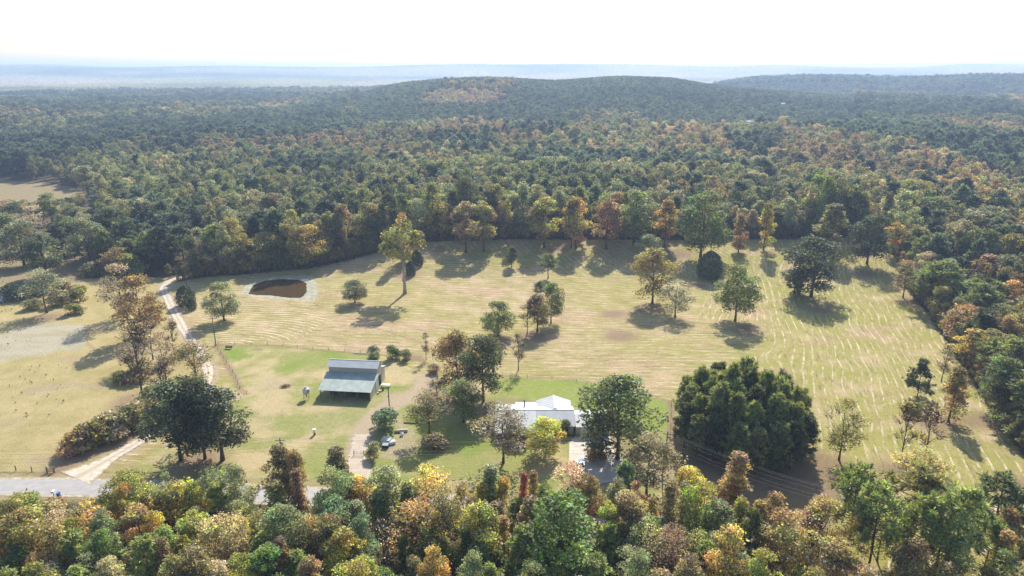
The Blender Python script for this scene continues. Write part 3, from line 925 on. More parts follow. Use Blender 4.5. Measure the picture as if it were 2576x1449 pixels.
# colours of foliage: name -> (colour word, linear tint)
TINT = {
    'dark green': (0.058, 0.070, 0.027), 'green': (0.090, 0.108, 0.032), 'bright green': (0.115, 0.165, 0.030), 'grey-green': (0.125, 0.132, 0.076),
    'olive': (0.135, 0.122, 0.042), 'olive-brown': (0.138, 0.102, 0.046), 'brown': (0.140, 0.100, 0.055), 'dark brown': (0.105, 0.078, 0.042), 'yellow-green': (0.200, 0.190, 0.042),
    'yellow': (0.330, 0.255, 0.050), 'ochre': (0.270, 0.190, 0.065), 'orange': (0.310, 0.198, 0.068), 'rust': (0.215, 0.134, 0.070), 'red': (0.270, 0.065, 0.040),
    'maroon': (0.180, 0.100, 0.085), 'pink-brown': (0.225, 0.165, 0.130), 'grey-brown': (0.195, 0.155, 0.118), 'pale green': (0.200, 0.205, 0.115), 'blue-green': (0.095, 0.128, 0.085),
    'lemon': (0.400, 0.385, 0.040), 'pine green': (0.108, 0.122, 0.044), 'deep green': (0.034, 0.050, 0.022),
}
TINT = {k: tuple(a * 0.86 + b * 0.14 * (sum(v) / 0.34) for a, b in zip(v, (0.150, 0.130, 0.070))) for k, v in TINT.items()}
TINT = {k: tuple(min(0.62, a * (1.75 if k in ('dark green', 'deep green') else 1.55 if k in ('yellow', 'orange', 'ochre', 'red', 'yellow-green', 'bright green', 'pale green', 'lemon') else 1.8 if k in ('rust', 'maroon', 'pink-brown') else 2.15)) for a in v) for k, v in TINT.items()}
KIND_NAME = {'oak': ('broadleaf_tree', 'broad-crowned tree', 'tree'), 'tall': ('broadleaf_tree', 'tall leafy tree', 'tree'), 'spire': ('pointed_tree', 'pointed leafy tree', 'tree'),
             'thin': ('thin_leaved_tree', 'thinly leaved tree', 'tree'), 'bare': ('bare_tree', 'nearly bare tree', 'tree'), 'flat': ('tall_pale_tree', 'top-heavy tree', 'tree'),
             'pine': ('pine_tree', 'long-trunked pine', 'pine tree'), 'edge_pine': ('pine_tree', 'slim pine', 'pine tree'), 'stand_pine': ('pine_tree', 'slim pine', 'pine tree'), 'young_pine': ('young_pine_tree', 'bushy young pine', 'pine tree'),
             'cedar': ('cedar_tree', 'dense cedar', 'cedar tree'), 'cedar_round': ('cedar_tree', 'dense round cedar', 'cedar tree'), 'shrub': ('shrub', 'shrub', 'shrub')}
TREES = []      # every individual tree: dict
def plant(kind, x, y, h, w, tint, label=None, zone=None, group=None, rng=random):
    """one tree: Empty > trunk, crown. h, w are its real height and crown width"""
    proto = PROTO[kind]
    i = rng.randrange(len(proto))
    tm, cm = proto[i]
    name, words, cat = KIND_NAME[kind]
    ph = 4.0 if kind == 'shrub' else 16.0
    pw = {'oak': 11.5, 'tall': 8.2, 'spire': 6.2, 'thin': 8.6, 'bare': 7.6, 'flat': 9.2, 'pine': 7.4, 'stand_pine': 6.4, 'edge_pine': 7.6, 'young_pine': 8.6, 'cedar': 11.0, 'cedar_round': 15.0, 'shrub': 4.6}[kind]
    t = empty(name, x, y, rng.uniform(0, 6.28))
    w = w * {'shrub': 1.3, 'cedar': 1.0, 'cedar_round': 1.0, 'stand_pine': 0.92, 'edge_pine': 1.0}.get(kind, 1.22)
    t.scale = (w / pw, w / pw, h / ph)
    tr = bpy.data.objects.new('trunk', tm); COL.objects.link(tr); tr.parent = t
    cr = bpy.data.objects.new('crown', cm); COL.objects.link(cr); cr.parent = t
    c = TINT[tint]
    j = rng.uniform(0.88, 1.18) * ({'fg': 1.32, 'north': 1.25, 'east': 1.2, 'stand': 1.35, 'west': 1.1}.get(zone, 1.05)) * (0.84 if zone in ('fg', 'east', 'north') and tint in ('yellow', 'pale green', 'blue-green', 'bright green', 'orange', 'rust') else 1.0)
    if zone == 'fg': c = (c[0] * 1.0, c[1] * 1.07, c[2] * 0.92)
    cr['tint'] = [c[0] * j * rng.uniform(0.94, 1.06), c[1] * j, c[2] * j * rng.uniform(0.92, 1.08)]
    t['category'] = cat
    if group: t['group'] = group
    TREES.append(dict(o=t, kind=kind, x=x, y=y, h=h, w=w, tint=tint, label=label, zone=zone, words=words))
    if label: t['label'] = label
    return t

def px_size(x, y, z):
    """picture pixels (2576 wide) per metre at a point"""
    return FPX / (y * CP - (z - CAM_H) * SP)

FG_W = 1.0
def by_base(kind, bx, by, top, w, tint, label=None, **kw):
    """a tree from its foot (bx, by), its top row and crown width in picture pixels"""
    x, y = P(bx, by)
    z = gz(x, y)
    lo, hi = 0.5, 60.0
    for _ in range(30):
        m = (lo + hi) / 2
        if project(x, y, z + m)[1] > top: lo = m
        else: hi = m
    return plant(kind, x, y, lo, w / px_size(x, y, z + lo * 0.6), tint, label, **kw)

def by_top(kind, tx, ty, w, tint, h=15.0, label=None, **kw):
    w = w * FG_W
    x, y = P(tx, ty, h)
    z = gz(x, y)
    return plant(kind, x, y, h, w / px_size(x, y, z + h * 0.7), tint, label, **kw)

# ------------------------------------------------------------------ the trees of the mown field
MF = 'in the mown field'
FIELD_TREES = [
    ('flat', 1019, 738, 553, 98, 'yellow-green', 'tall top-heavy tree with a long pale bare trunk, right of the pond', 'trees in the field'),
    ('cedar', 1050, 667, 627, 30, 'deep green', 'small dark cedar behind the tall pale-trunked tree, the farther of two', 'trees in the field'),
    ('cedar', 1033, 692, 655, 25, 'deep green', 'small dark cedar beside the tall pale trunk, the nearer of two', 'trees in the field'),
    ('tall', 1287, 672, 619, 31, 'dark green', 'small lone green tree in the middle of the far field', 'trees in the field'),
    ('pine', 1379, 700, 640, 38, 'green', 'small thin-trunked tree by the shaded field edge', 'trees in the field'),
    ('oak', 893, 761, 704, 62, 'grey-green', 'low rounded pale green tree between pond and barn', 'trees in the field'),
    ('oak', 1253, 844, 762, 76, 'green', 'rounded green tree left of the pair in the middle of the field', 'trees in the field'),
    ('tall', 1352, 834, 738, 58, 'olive-brown', 'brownish green tree in front of the bushy green one in mid field', 'trees in the field'),
    ('oak', 1386, 812, 712, 58, 'green', 'bushy green tree just behind the brownish one in mid field', 'trees in the field'),
    ('bare', 1326, 842, 752, 40, 'maroon', 'reddish nearly bare sapling beside the brownish tree in mid field', 'trees in the field'),
    ('young_pine', 1358, 728, 708, 26, 'green', 'little pine bush above the mid field trees', 'trees in the field'),
    ('bare', 1304, 932, 838, 40, 'grey-brown', 'slender bare tree below the mid field trees', 'trees in the field'),
    ('oak', 1641, 764, 628, 98, 'olive', 'olive tree on a dark trunk, left of the pale sapling', 'trees in the field'),
    ('thin', 1698, 797, 704, 76, 'grey-green', 'pale thinly leaved tree at the foot of the olive one', 'trees in the field'),
    ('oak', 1628, 660, 590, 56, 'grey-green', 'grey-green tree standing in the shade of the far tree line', 'trees in the field'),
    ('cedar_round', 1784, 701, 632, 64, 'deep green', 'dark egg-shaped cedar in front of the giant oak', 'trees in the field'),
    ('oak', 1849, 807, 667, 98, 'green', 'tall green tree on a thick trunk with a reddish patch at its foot', 'trees in the field'),
    ('oak', 2040, 746, 598, 138, 'dark green', 'large dark green oak with a wide round shadow', 'trees in the field'),
    ('young_pine', 1998, 739, 680, 52, 'dark green', 'small conifer at the left side of the large dark oak', 'trees in the field'),
    ('oak', 2181, 664, 538, 92, 'dark green', 'dark oak at the far right corner of the field', 'trees in the field'),
    ('oak', 1762, 645, 484, 118, 'green', 'giant green oak in the far tree line', 'trees in the field'),
    ('thin', 2271, 748, 655, 62, 'olive-brown', 'small open tree by the right edge of the field', 'trees in the field'),
    ('young_pine', 2307, 1000, 906, 52, 'dark green', 'small dark green tree left of the golden one', 'trees in the field'),
    ('shrub', 2296, 1040, 1014, 40, 'yellow-green', 'yellowish bush under the small dark green tree', 'trees in the field'),
    ('bare', 2368, 960, 870, 44, 'grey-brown', 'bare grey tree behind the golden tree', 'trees in the field'),
    ('spire', 2386, 1062, 918, 74, 'ochre', 'dense golden tree with a long dark shadow', 'trees in the field'),
    ('thin', 2110, 1157, 1006, 92, 'yellow-green', 'yellow-green tree right of the round pine stand', 'trees in the field'),
    ('bare', 2266, 1162, 1010, 62, 'yellow', 'thin yellowish bare tree at the lower right of the field', 'trees in the field'),
    ('bare', 2327, 1150, 1008, 66, 'orange', 'thin orange tree beside the yellowish bare one', 'trees in the field'),
    ('spire', 2085, 640, 508, 92, 'olive', 'broad olive tree in the far tree line, right of the giant oak', 'trees in the field'),
    ('bare', 1072, 905, 836, 26, 'grey-brown', 'bare pole-like sapling behind the barn', 'trees in the field'),
]
YARD_TREES = [
    ('oak', 1152, 990, 838, 104, 'olive-brown', 'olive-brown tree between the barn and the house'),
    ('oak', 1216, 1010, 846, 110, 'dark green', 'tall dark green tree behind the left end of the house'),
    ('oak', 1166, 1062, 958, 86, 'green', 'dark leafy tree in front of the two tall yard trees'),
    ('thin', 1080, 1098, 984, 92, 'olive', 'thin olive tree above the brown earth patch'),
    ('shrub', 972, 1082, 1030, 66, 'blue-green', 'rounded blue-green willow bush by the white boxes'),
    ('shrub', 941, 1151, 1116, 34, 'pale green', 'tuft of pampas grass beside the gravel drive'),
    ('thin', 1266, 1164, 1018, 122, 'grey-brown', 'half bare tree in front of the left end of the house'),
    ('oak', 1373, 1142, 1056, 96, 'lemon', 'bright lemon-yellow round tree in front of the house'),
    ('oak', 1553, 1154, 953, 182, 'green', 'big green tree hiding the garage end of the house'),
    ('shrub', 1212, 1075, 1048, 42, 'yellow', 'small yellow bush at the left of the half bare tree'),
    ('shrub', 1420, 1090, 1058, 34, 'dark green', 'evergreen shrub at the front door of the house'),
    ('thin', 1626, 1250, 1096, 130, 'olive', 'gnarled open tree right of the driveway'),
    ('shrub', 1616, 1128, 1096, 62, 'olive', 'olive shrub to the right of the big green tree'),
    ('shrub', 1500, 1150, 1118, 50, 'olive-brown', 'brown shrub at the foot of the big green tree'),
    ('shrub', 1300, 1114, 1080, 60, 'olive-brown', 'brownish shrub against the front of the house'),
    ('bare', 1100, 1000, 950, 60, 'pink-brown', 'low leafless thicket under the olive-brown yard tree'),
    ('shrub', 1090, 1122, 1090, 60, 'olive-brown', 'brown brush at the edge of the bare earth patch'),
    ('oak', 455, 1158, 968, 158, 'dark green', 'dark evergreen tree by the lane, left one of the dark clump'),
    ('oak', 516, 1154, 960, 120, 'dark green', 'dark green tree in the middle of the clump by the lane'),
    ('tall', 560, 1158, 974, 128, 'dark green', 'dark green tree on a visible trunk, right end of the clump by the lane'),
    ('cedar_round', 469, 769, 719, 47, 'deep green', 'dark rounded cedar right of the gravel lane'),
    ('cedar_round', 484, 779, 751, 24, 'deep green', 'small cedar in front of the big cedar by the lane'),
    ('oak', 564, 806, 711, 78, 'grey-green', 'grey-green willow-like tree left of the pond'),
    ('shrub', 905, 636, 608, 34, 'dark green', 'dark bush at the foot of the tree line, right of the pond'),
    ('shrub', 940, 900, 872, 28, 'blue-green', 'blue-green bush behind the barn, first of the row'),
    ('shrub', 988, 902, 870, 34, 'green', 'green bush behind the barn in the middle of the row'),
    ('shrub', 1022, 905, 880, 28, 'grey-green', 'grey-green bush behind the barn, last of the row'),
    ('shrub', 1092, 938, 918, 26, 'pink-brown', 'reddish brown brush right of the barn'),
]
LEFT_TREES = [
    ('oak', 362, 846, 694, 100, 'olive-brown', 'big golden brown tree left of the gravel lane'),
    ('thin', 312, 800, 664, 88, 'grey-brown', 'grey-brown tree just behind the big golden brown one'),
    ('bare', 360, 1010, 800, 88, 'pink-brown', 'tall half bare tree with a rusty top in the left hedgerow'),
    ('bare', 410, 995, 912, 66, 'pink-brown', 'pinkish bare shrubby tree in the hedgerow'),
    ('thin', 420, 968, 836, 70, 'grey-brown', 'open olive-brown tree behind the pinkish one'),
    ('thin', 497, 976, 860, 100, 'olive', 'olive tree hiding part of the gravel lane'),
    ('bare', 440, 905, 800, 44, 'grey-brown', 'bare brownish tree where the lane passes the hedgerow'),
    ('shrub', 430, 1052, 1000, 80, 'green', 'green undergrowth above the dark clump'),
    ('shrub', 380, 1058, 1012, 70, 'brown', 'brown undergrowth at the foot of the rusty-topped tree'),
    ('thin', 118, 787, 678, 86, 'grey-green', 'grey-green open tree alone on the left pasture'),
    ('shrub', 186, 790, 765, 40, 'yellow-green', 'yellow-green bush on the left pasture'),
    ('shrub', 203, 757, 722, 42, 'yellow-green', 'upright yellowish bush behind the yellow-green one'),
    ('shrub', 85, 775, 752, 44, 'olive', 'low olive bush beside the lone pasture tree'),
    ('shrub', 150, 768, 738, 50, 'olive-brown', 'olive-brown bush right of the lone pasture tree'),
    ('shrub', 175, 745, 708, 52, 'olive-brown', 'brownish thicket behind the pasture bushes'),
    ('cedar_round', 62, 744, 706, 110, 'deep green', 'wide dark thicket behind the little left pond'),
    ('thin', 330, 930, 862, 60, 'pink-brown', 'thin pinkish tree in the upper hedgerow beside the pasture'),
    ('shrub', 352, 952, 908, 64, 'olive-brown', 'brown brush in the upper hedgerow'),
    ('shrub', 400, 1030, 972, 86, 'grey-green', 'grey-green brush below the pinkish bare tree'),
    ('shrub', 455, 1010, 958, 80, 'olive', 'olive brush between hedgerow and lane'),
    ('shrub', 355, 1062, 1018, 76, 'grey-brown', 'grey brush above the ditch row'),
    ('bare', 385, 905, 812, 60, 'grey-brown', 'bare grey tree below the big golden brown one'),
    ('shrub', 188, 1138, 1092, 66, 'rust', 'rusty bush at the lower end of the ditch row'),
    ('shrub', 222, 1126, 1074, 66, 'olive-brown', 'brown bush, second of the ditch row from the road'),
    ('shrub', 255, 1112, 1056, 70, 'yellow-green', 'yellowish bush in the ditch row'),
    ('shrub', 292, 1098, 1040, 70, 'grey-brown', 'grey-brown bush in the ditch row'),
    ('shrub', 330, 1082, 1022, 72, 'olive', 'olive bush at the upper end of the ditch row'),
    ('shrub', 305, 962, 936, 34, 'yellow-green', 'small bush on the pasture left of the hedgerow'),
    ('oak', 62, 668, 556, 112, 'grey-green', 'leftmost large tree of the left grove'),
    ('tall', 118, 700, 588, 84, 'dark green', 'front dark tree of the left grove'),
    ('tall', 162, 648, 560, 72, 'dark green', 'tree on a visible trunk in the left grove'),
    ('tall', 196, 636, 542, 70, 'green', 'tall green tree at the back of the left grove'),
    ('oak', 228, 660, 548, 92, 'grey-green', 'broad grey-green tree at the right end of the left grove'),
    ('oak', 18, 640, 540, 90, 'green', 'green tree at the picture edge in the left grove'),
    ('tall', 133, 560, 486, 60, 'green', 'tree standing in front of the brown clearing'),
    ('thin', 30, 560, 502, 70, 'olive-brown', 'brownish open tree below the brown clearing'),
    ('thin', 90, 590, 518, 66, 'grey-brown', 'grey thin tree below the brown clearing'),
    ('oak', 223, 492, 418, 56, 'grey-green', 'pale green tree at the right end of the brown clearing'),
    ('spire', 272, 500, 420, 30, 'ochre', 'golden pointed tree beside the brown clearing'),
    ('spire', 283, 545, 488, 34, 'ochre', 'small golden pointed tree below the brown clearing'),
    ('shrub', 235, 690, 662, 56, 'olive', 'olive brush at the back of the left pasture'),
    ('shrub', 275, 690, 650, 60, 'olive-brown', 'brownish brush at the back of the left pasture'),
    ('thin', 300, 690, 622, 66, 'ochre', 'golden brush tree at the back of the left pasture'),
    ('shrub', 332, 694, 640, 54, 'yellow-green', 'yellow-green thicket left of the lane'),
]
for rows_, grp in ((FIELD_TREES, None), (YARD_TREES, 'trees and bushes around the farmyard'), (LEFT_TREES, 'trees and bushes left of the farm')):
    for r in rows_:
        by_base(r[0], r[1], r[2], r[3], r[4], r[5], r[6], group=(r[7] if len(r) > 7 else grp))

RIGHT = [('spire', 2492, 640, 72, 'rust', 16, 'salmon-orange pointed tree rising from the right-hand wood'), ('thin', 2440, 768, 92, 'orange', 14, 'broad orange tree at the edge of the right-hand wood'),
         ('tall', 2492, 782, 70, 'rust', 14, 'rusty orange tree behind the broad orange one in the right wood'), ('tall', 2458, 826, 76, 'yellow', 12, 'golden yellow tree in front of the broad orange one in the right wood'),
         ('tall', 2558, 706, 60, 'orange', 15, 'orange tree at the right picture edge above the pines'), ('oak', 2545, 800, 66, 'rust', 13, 'reddish tree at the right picture edge beside the orange trees'),
         ('oak', 2300, 452, 92, 'yellow-green', 20, 'light green tree standing highest over the right end of the far edge'), ('oak', 2352, 498, 96, 'bright green', 18, 'bright green round tree just below the highest light green one'),
         ('tall', 2260, 560, 44, 'yellow', 14, 'yellow tree at the far right corner of the field'), ('tall', 2310, 565, 46, 'yellow-green', 14, 'yellow-green leaning tree right of the yellow corner tree'),
         ('pine', 2370, 662, 96, 'green', 18, 'big round-topped pine in the right-hand wood'), ('oak', 2420, 560, 90, 'pale green', 17, 'pale green tree in the upper right-hand wood'), ('oak', 2500, 520, 96, 'grey-green', 17, 'grey-green tree high in the right-hand wood'),
         ('oak', 2540, 900, 92, 'green', 15, 'green pine-like tree at the right edge below the orange trees'), ('tall', 1452, 494, 62, 'ochre', 26, 'golden tall tree left of middle in the far tree line'),
         ('spire', 1440, 502, 40, 'rust', 24, 'orange pointed tree in the far tree line, right of the golden one'), ('tall', 1530, 500, 66, 'rust', 25, 'russet tree in the middle of the far tree line'),
         ('tall', 1602, 482, 76, 'green', 27, 'fresh green tall tree in the far tree line left of the giant oak'), ('tall', 1370, 492, 70, 'yellow-green', 26, 'yellow-green tall tree in the far tree line'),
         ('tall', 1170, 502, 60, 'brown', 26, 'brown tall tree in the left half of the far tree line'), ('tall', 1215, 505, 56, 'olive', 25, 'olive tall tree beside the brown one in the far tree line'),
         ('spire', 1010, 530, 44, 'ochre', 24, 'golden tree behind the top-heavy pale-trunked tree'), ('oak', 770, 568, 90, 'yellow', 18, 'golden tree above the right end of the pond'),
         ('oak', 668, 585, 84, 'yellow-green', 15, 'bright yellow-green tree behind the pond'), ('spire', 1935, 505, 46, 'yellow', 24, 'yellow pointed tree in the far tree line right of the giant oak'),
         ('spire', 1868, 530, 40, 'rust', 20, 'small rusty tree right of the giant oak'), ('tall', 1680, 500, 50, 'orange', 24, 'orange tree just left of the giant oak')]
for r in RIGHT:
    by_top(r[0], r[1], r[2], r[3] * 1.1, r[4], r[5] + 3, r[6], zone='east', group='trees around the field edge')

# round pine stand
rs_ = random.Random(5)
sc_x, sc_y = 63.8, 171.5
stand = []
tries = 0
while len(stand) < 46 and tries < 9000:
    tries += 1
    a, q = rs_.uniform(0, 6.28), math.sqrt(rs_.random()) * 17.0
    x, y = sc_x + q * math.cos(a), sc_y + q * math.sin(a)
    if all((x - u) ** 2 + (y - v) ** 2 > 4.0 ** 2 for u, v, _ in stand):
        stand.append((x, y, q))
for (x, y, q) in stand:
    plant('stand_pine' if q < 13 else 'edge_pine', x, y, rs_.uniform(18.8, 23.4) - 7.0 * (q / 17.0) ** 2.2, rs_.uniform(6.4, 8.4), rs_.choice(['pine green', 'pine green', 'dark green', 'green']), zone='stand', group='pines of the round stand', rng=rs_)

# ------------------------------------------------------------------ foreground wood: the trees one can pick out
FG = [
    ('oak', 315, 1192, 116, 'yellow-green', 13), ('thin', 415, 1190, 62, 'grey-green', 13), ('shrub', 458, 1216, 104, 'yellow', 9), ('oak', 587, 1177, 80, 'grey-green', 14), ('oak', 30, 1254, 116, 'olive', 15),
    ('thin', 214, 1260, 96, 'orange', 14), ('young_pine', 183, 1338, 92, 'pine green', 13), ('young_pine', 357, 1346, 120, 'pine green', 13), ('oak', 541, 1300, 116, 'grey-brown', 15), ('oak', 76, 1416, 90, 'yellow-green', 14),
    ('tall', 250, 1284, 66, 'grey-green', 14), ('tall', 480, 1288, 90, 'yellow-green', 14), ('tall', 602, 1296, 70, 'yellow', 12), ('oak', 46, 1290, 150, 'olive-brown', 16), ('tall', 403, 1348, 66, 'brown', 13),
    ('tall', 336, 1264, 74, 'brown', 14), ('young_pine', 541, 1216, 66, 'pine green', 12), ('tall', 695, 1117, 78, 'dark brown', 18), ('tall', 735, 1132, 60, 'olive-brown', 17), ('tall', 843, 1121, 92, 'dark brown', 18), ('spire', 742, 1180, 54, 'maroon', 15),
    ('oak', 833, 1176, 112, 'grey-green', 16), ('oak', 843, 1254, 92, 'blue-green', 13), ('oak', 965, 1177, 104, 'grey-green', 15), ('tall', 1022, 1212, 64, 'green', 14), ('thin', 1072, 1170, 116, 'yellow', 14),
    ('oak', 705, 1275, 124, 'pale green', 15), ('tall', 824, 1288, 70, 'dark brown', 15), ('oak', 864, 1333, 96, 'yellow', 14), ('tall', 702, 1348, 68, 'rust', 13), ('thin', 1038, 1266, 136, 'orange', 16),
    ('spire', 1066, 1251, 28, 'red', 14), ('oak', 905, 1303, 92, 'blue-green', 13), ('thin', 1114, 1230, 94, 'olive', 17), ('bare', 959, 1305, 82, 'grey-brown', 16), ('young_pine', 1017, 1350, 52, 'dark green', 12),
    ('oak', 1209, 1275, 116, 'olive', 16), ('tall', 1234, 1171, 84, 'grey-green', 15), ('spire', 1236, 1194, 28, 'orange', 13), ('tall', 1267, 1194, 62, 'ochre', 13), ('oak', 662, 1371, 86, 'bright green', 14),
    ('oak', 888, 1410, 124, 'yellow-green', 14), ('oak', 1188, 1397, 86, 'grey-green', 14), ('tall', 1163, 1222, 62, 'brown', 14), ('tall', 1209, 1216, 54, 'yellow', 12), ('spire', 1318, 1190, 42, 'red', 14),
    ('spire', 1342, 1184, 48, 'rust', 14), ('tall', 1334, 1246, 84, 'brown', 14), ('thin', 1441, 1166, 104, 'pink-brown', 15), ('tall', 1484, 1194, 64, 'olive-brown', 14), ('tall', 1556, 1208, 64, 'pale green', 13),
    ('young_pine', 1576, 1163, 64, 'blue-green', 13), ('tall', 1603, 1212, 46, 'maroon', 13), ('oak', 1416, 1250, 196, 'bright green', 19), ('tall', 1532, 1260, 62, 'yellow-green', 14), ('oak', 1587, 1236, 92, 'brown', 15),
    ('spire', 1688, 1214, 70, 'olive-brown', 16), ('spire', 1642, 1248, 52, 'orange', 13), ('tall', 1740, 1176, 82, 'yellow', 13), ('oak', 1777, 1220, 112, 'yellow-green', 16), ('tall', 1725, 1211, 54, 'grey-brown', 14),
    ('spire', 1862, 1139, 96, 'rust', 17), ('thin', 1697, 1320, 92, 'maroon', 15), ('thin', 1633, 1297, 84, 'pale green', 15), ('tall', 1838, 1330, 112, 'ochre', 17), ('young_pine', 1896, 1281, 64, 'dark green', 14),
    ('tall', 1868, 1246, 64, 'yellow-green', 13), ('tall', 1810, 1262, 92, 'pale green', 14), ('young_pine', 1315, 1325, 84, 'pine green', 13), ('young_pine', 1450, 1378, 64, 'pine green', 11), ('young_pine', 1502, 1402, 96, 'pine green', 12),
    ('tall', 1914, 1260, 66, 'ochre', 13), ('tall', 1950, 1243, 80, 'rust', 15), ('oak', 1993, 1290, 134, 'olive-brown', 16), ('pine', 2167, 1172, 92, 'pine green', 21), ('pine', 2224, 1218, 92, 'pine green', 21),
    ('pine', 2324, 1175, 116, 'olive', 19), ('pine', 2339, 1243, 92, 'pine green', 19), ('pine', 2437, 1228, 108, 'pine green', 22), ('pine', 2532, 1200, 104, 'dark green', 18), ('tall', 2080, 1250, 98, 'olive-brown', 15),
    ('thin', 2284, 1322, 44, 'red', 10), ('oak', 2314, 1358, 96, 'dark brown', 14), ('tall', 2550, 1275, 76, 'rust', 15), ('pine', 2507, 1310, 72, 'green', 14), ('tall', 2115, 1356, 104, 'olive-brown', 14),
    ('shrub', 2018, 1432, 56, 'yellow-green', 7), ('tall', 2268, 1425, 52, 'orange', 9), ('bare', 2056, 1300, 92, 'grey-brown', 14), ('tall', 2541, 1338, 84, 'ochre', 14), ('thin', 2334, 1136, 122, 'yellow', 12),
    ('tall', 130, 1330, 80, 'olive-brown', 14), ('oak', 480, 1378, 100, 'olive-brown', 14), ('tall', 270, 1400, 70, 'grey-brown', 13), ('oak', 600, 1400, 90, 'yellow-green', 13), ('tall', 780, 1400, 76, 'brown', 13),
    ('tall', 1090, 1380, 70, 'ochre', 13), ('oak', 1340, 1420, 90, 'green', 13), ('oak', 1610, 1395, 100, 'grey-green', 14), ('tall', 1740, 1400, 84, 'brown', 14), ('oak', 1930, 1390, 100, 'yellow-green', 14), ('tall', 2190, 1420, 70, 'grey-brown', 12),
    ('thin', 140, 1262, 84, 'pink-brown', 12), ('shrub', 60, 1248, 80, 'yellow-green', 7), ('shrub', 130, 1262, 60, 'rust', 6), ('shrub', 262, 1248, 26, 'pine green', 5), ('shrub', 395, 1240, 60, 'olive', 7),
    ('tall', 2420, 1370, 80, 'olive', 13), ('thin', 2230, 1290, 84, 'yellow-green', 12), ('tall', 2390, 1415, 90, 'olive-brown', 12), ('thin', 2160, 1300, 76, 'ochre', 12),
]
rf = random.Random(17)
for (k, tx, ty, w, tint, h) in FG:
    if k == 'oak' and w < 105 and rf.random() < 0.55: k = 'tall'
    elif k == 'tall' and rf.random() < 0.35: k = 'spire'
    by_top(k, tx, ty, w, tint, h, zone='fg', group='trees of the wood in front of the road', rng=rf)
FG_PTS = [(t['x'], t['y'], t['w']) for t in TREES if t['zone'] == 'fg']
MIXF = ['olive', 'olive', 'olive-brown', 'brown', 'yellow-green', 'yellow-green', 'grey-green', 'green', 'ochre', 'grey-brown', 'orange', 'yellow', 'bright green', 'pale green', 'grey-green']
fill = []
for _ in range(9000):
    y = rf.uniform(88, 146); x = rf.uniform(-0.86 * y - 14, 0.86 * y + 10)
    pxx, pyy = project(x, y, gz(x, y))
    if y > 128 + 0.0 * x and pyy < 1282 - 0.0 * pxx: continue
    if pxx > 1900 and pyy < 1420: continue
    if pxx > 2050 and rf.random() < 0.6: continue
    if any((x - a) ** 2 + (y - b) ** 2 < 3.3 ** 2 for a, b, w in FG_PTS + fill): continue
    if dist_line(ROAD, x, y) < 6.5: continue
    if pxx < 330 and project(x, y, gz(x, y) + 13)[1] < 1262: continue
    fill.append((x, y, 6))
for (x, y, _) in fill[:150]:
    k = rf.choice(['tall', 'tall', 'spire', 'spire', 'thin', 'oak', 'young_pine'])
    t = 'pine green' if k == 'young_pine' else rf.choice(MIXF)
    plant(k, x, y, rf.uniform(9.0, 13.0), rf.uniform(5.2, 7.6), t, zone='fg', group='trees of the wood in front of the road', rng=rf)
print('foreground', len(FG_PTS), len(fill))

# ------------------------------------------------------------------ forest: first rows as individuals, the rest one mass
def jitter_grid(d0, d1, s, seed, azmax=44):
    rng = np.random.default_rng(seed)
    xm = d1 * math.sin(R(azmax))
    xs = np.arange(-xm, xm, s); ys = np.arange(d0 * math.cos(R(azmax)), d1, s * 0.93)
    X, Y = np.meshgrid(xs, ys)
    X = X + (np.arange(len(ys)) % 2)[:, None] * s * 0.5
    X = X + rng.uniform(-0.5, 0.5, X.shape) * s; Y = Y + rng.uniform(-0.5, 0.5, Y.shape) * s
    X, Y = X.ravel(), Y.ravel()
    D = np.hypot(X, Y)
    k = (D >= d0) & (D < d1) & (np.abs(np.arctan2(X, Y)) < R(azmax))
    return X[k], Y[k]

FX, FY = [], []
for (d0, d1, s) in ((150, 700, 8.4), (700, 1200, 9.6), (1200, 1900, 11.0), (1900, 3100, 13.5)):
    a, b = jitter_grid(d0, d1, s, int(d0))
    FX.append(a); FY.append(b)
FX, FY = np.concatenate(FX), np.concatenate(FY)
near = np.hypot(FX, FY) < 800
osd = np.full(len(FX), -50.0)
osd[near] = np.maximum(is_open(FX[near], FY[near]), sdist(POLY['grove_ground'], FX[near], FY[near]) - 0.0)
keep = (osd < -1.5)
lane_d = np.full(len(FX), 99.0); lane_d[near] = dist_line(LANE + [P(520, 660), P(500, 600)], FX[near], FY[near])
keep &= lane_d > 5
px_, py_ = project(FX, FY, terrain(FX, FY))
keep &= ~((np.hypot(FX, FY) < 240) & (px_ < 2300))          # in front of the field only the listed wood stands
keep &= ~((py_ > 1180))
keep &= ~((np.hypot(FX, FY) > 520) & (vnoise(FX, FY, 26, 51) + 0.5 * vnoise(FX, FY, 13, 52) > 0.86))
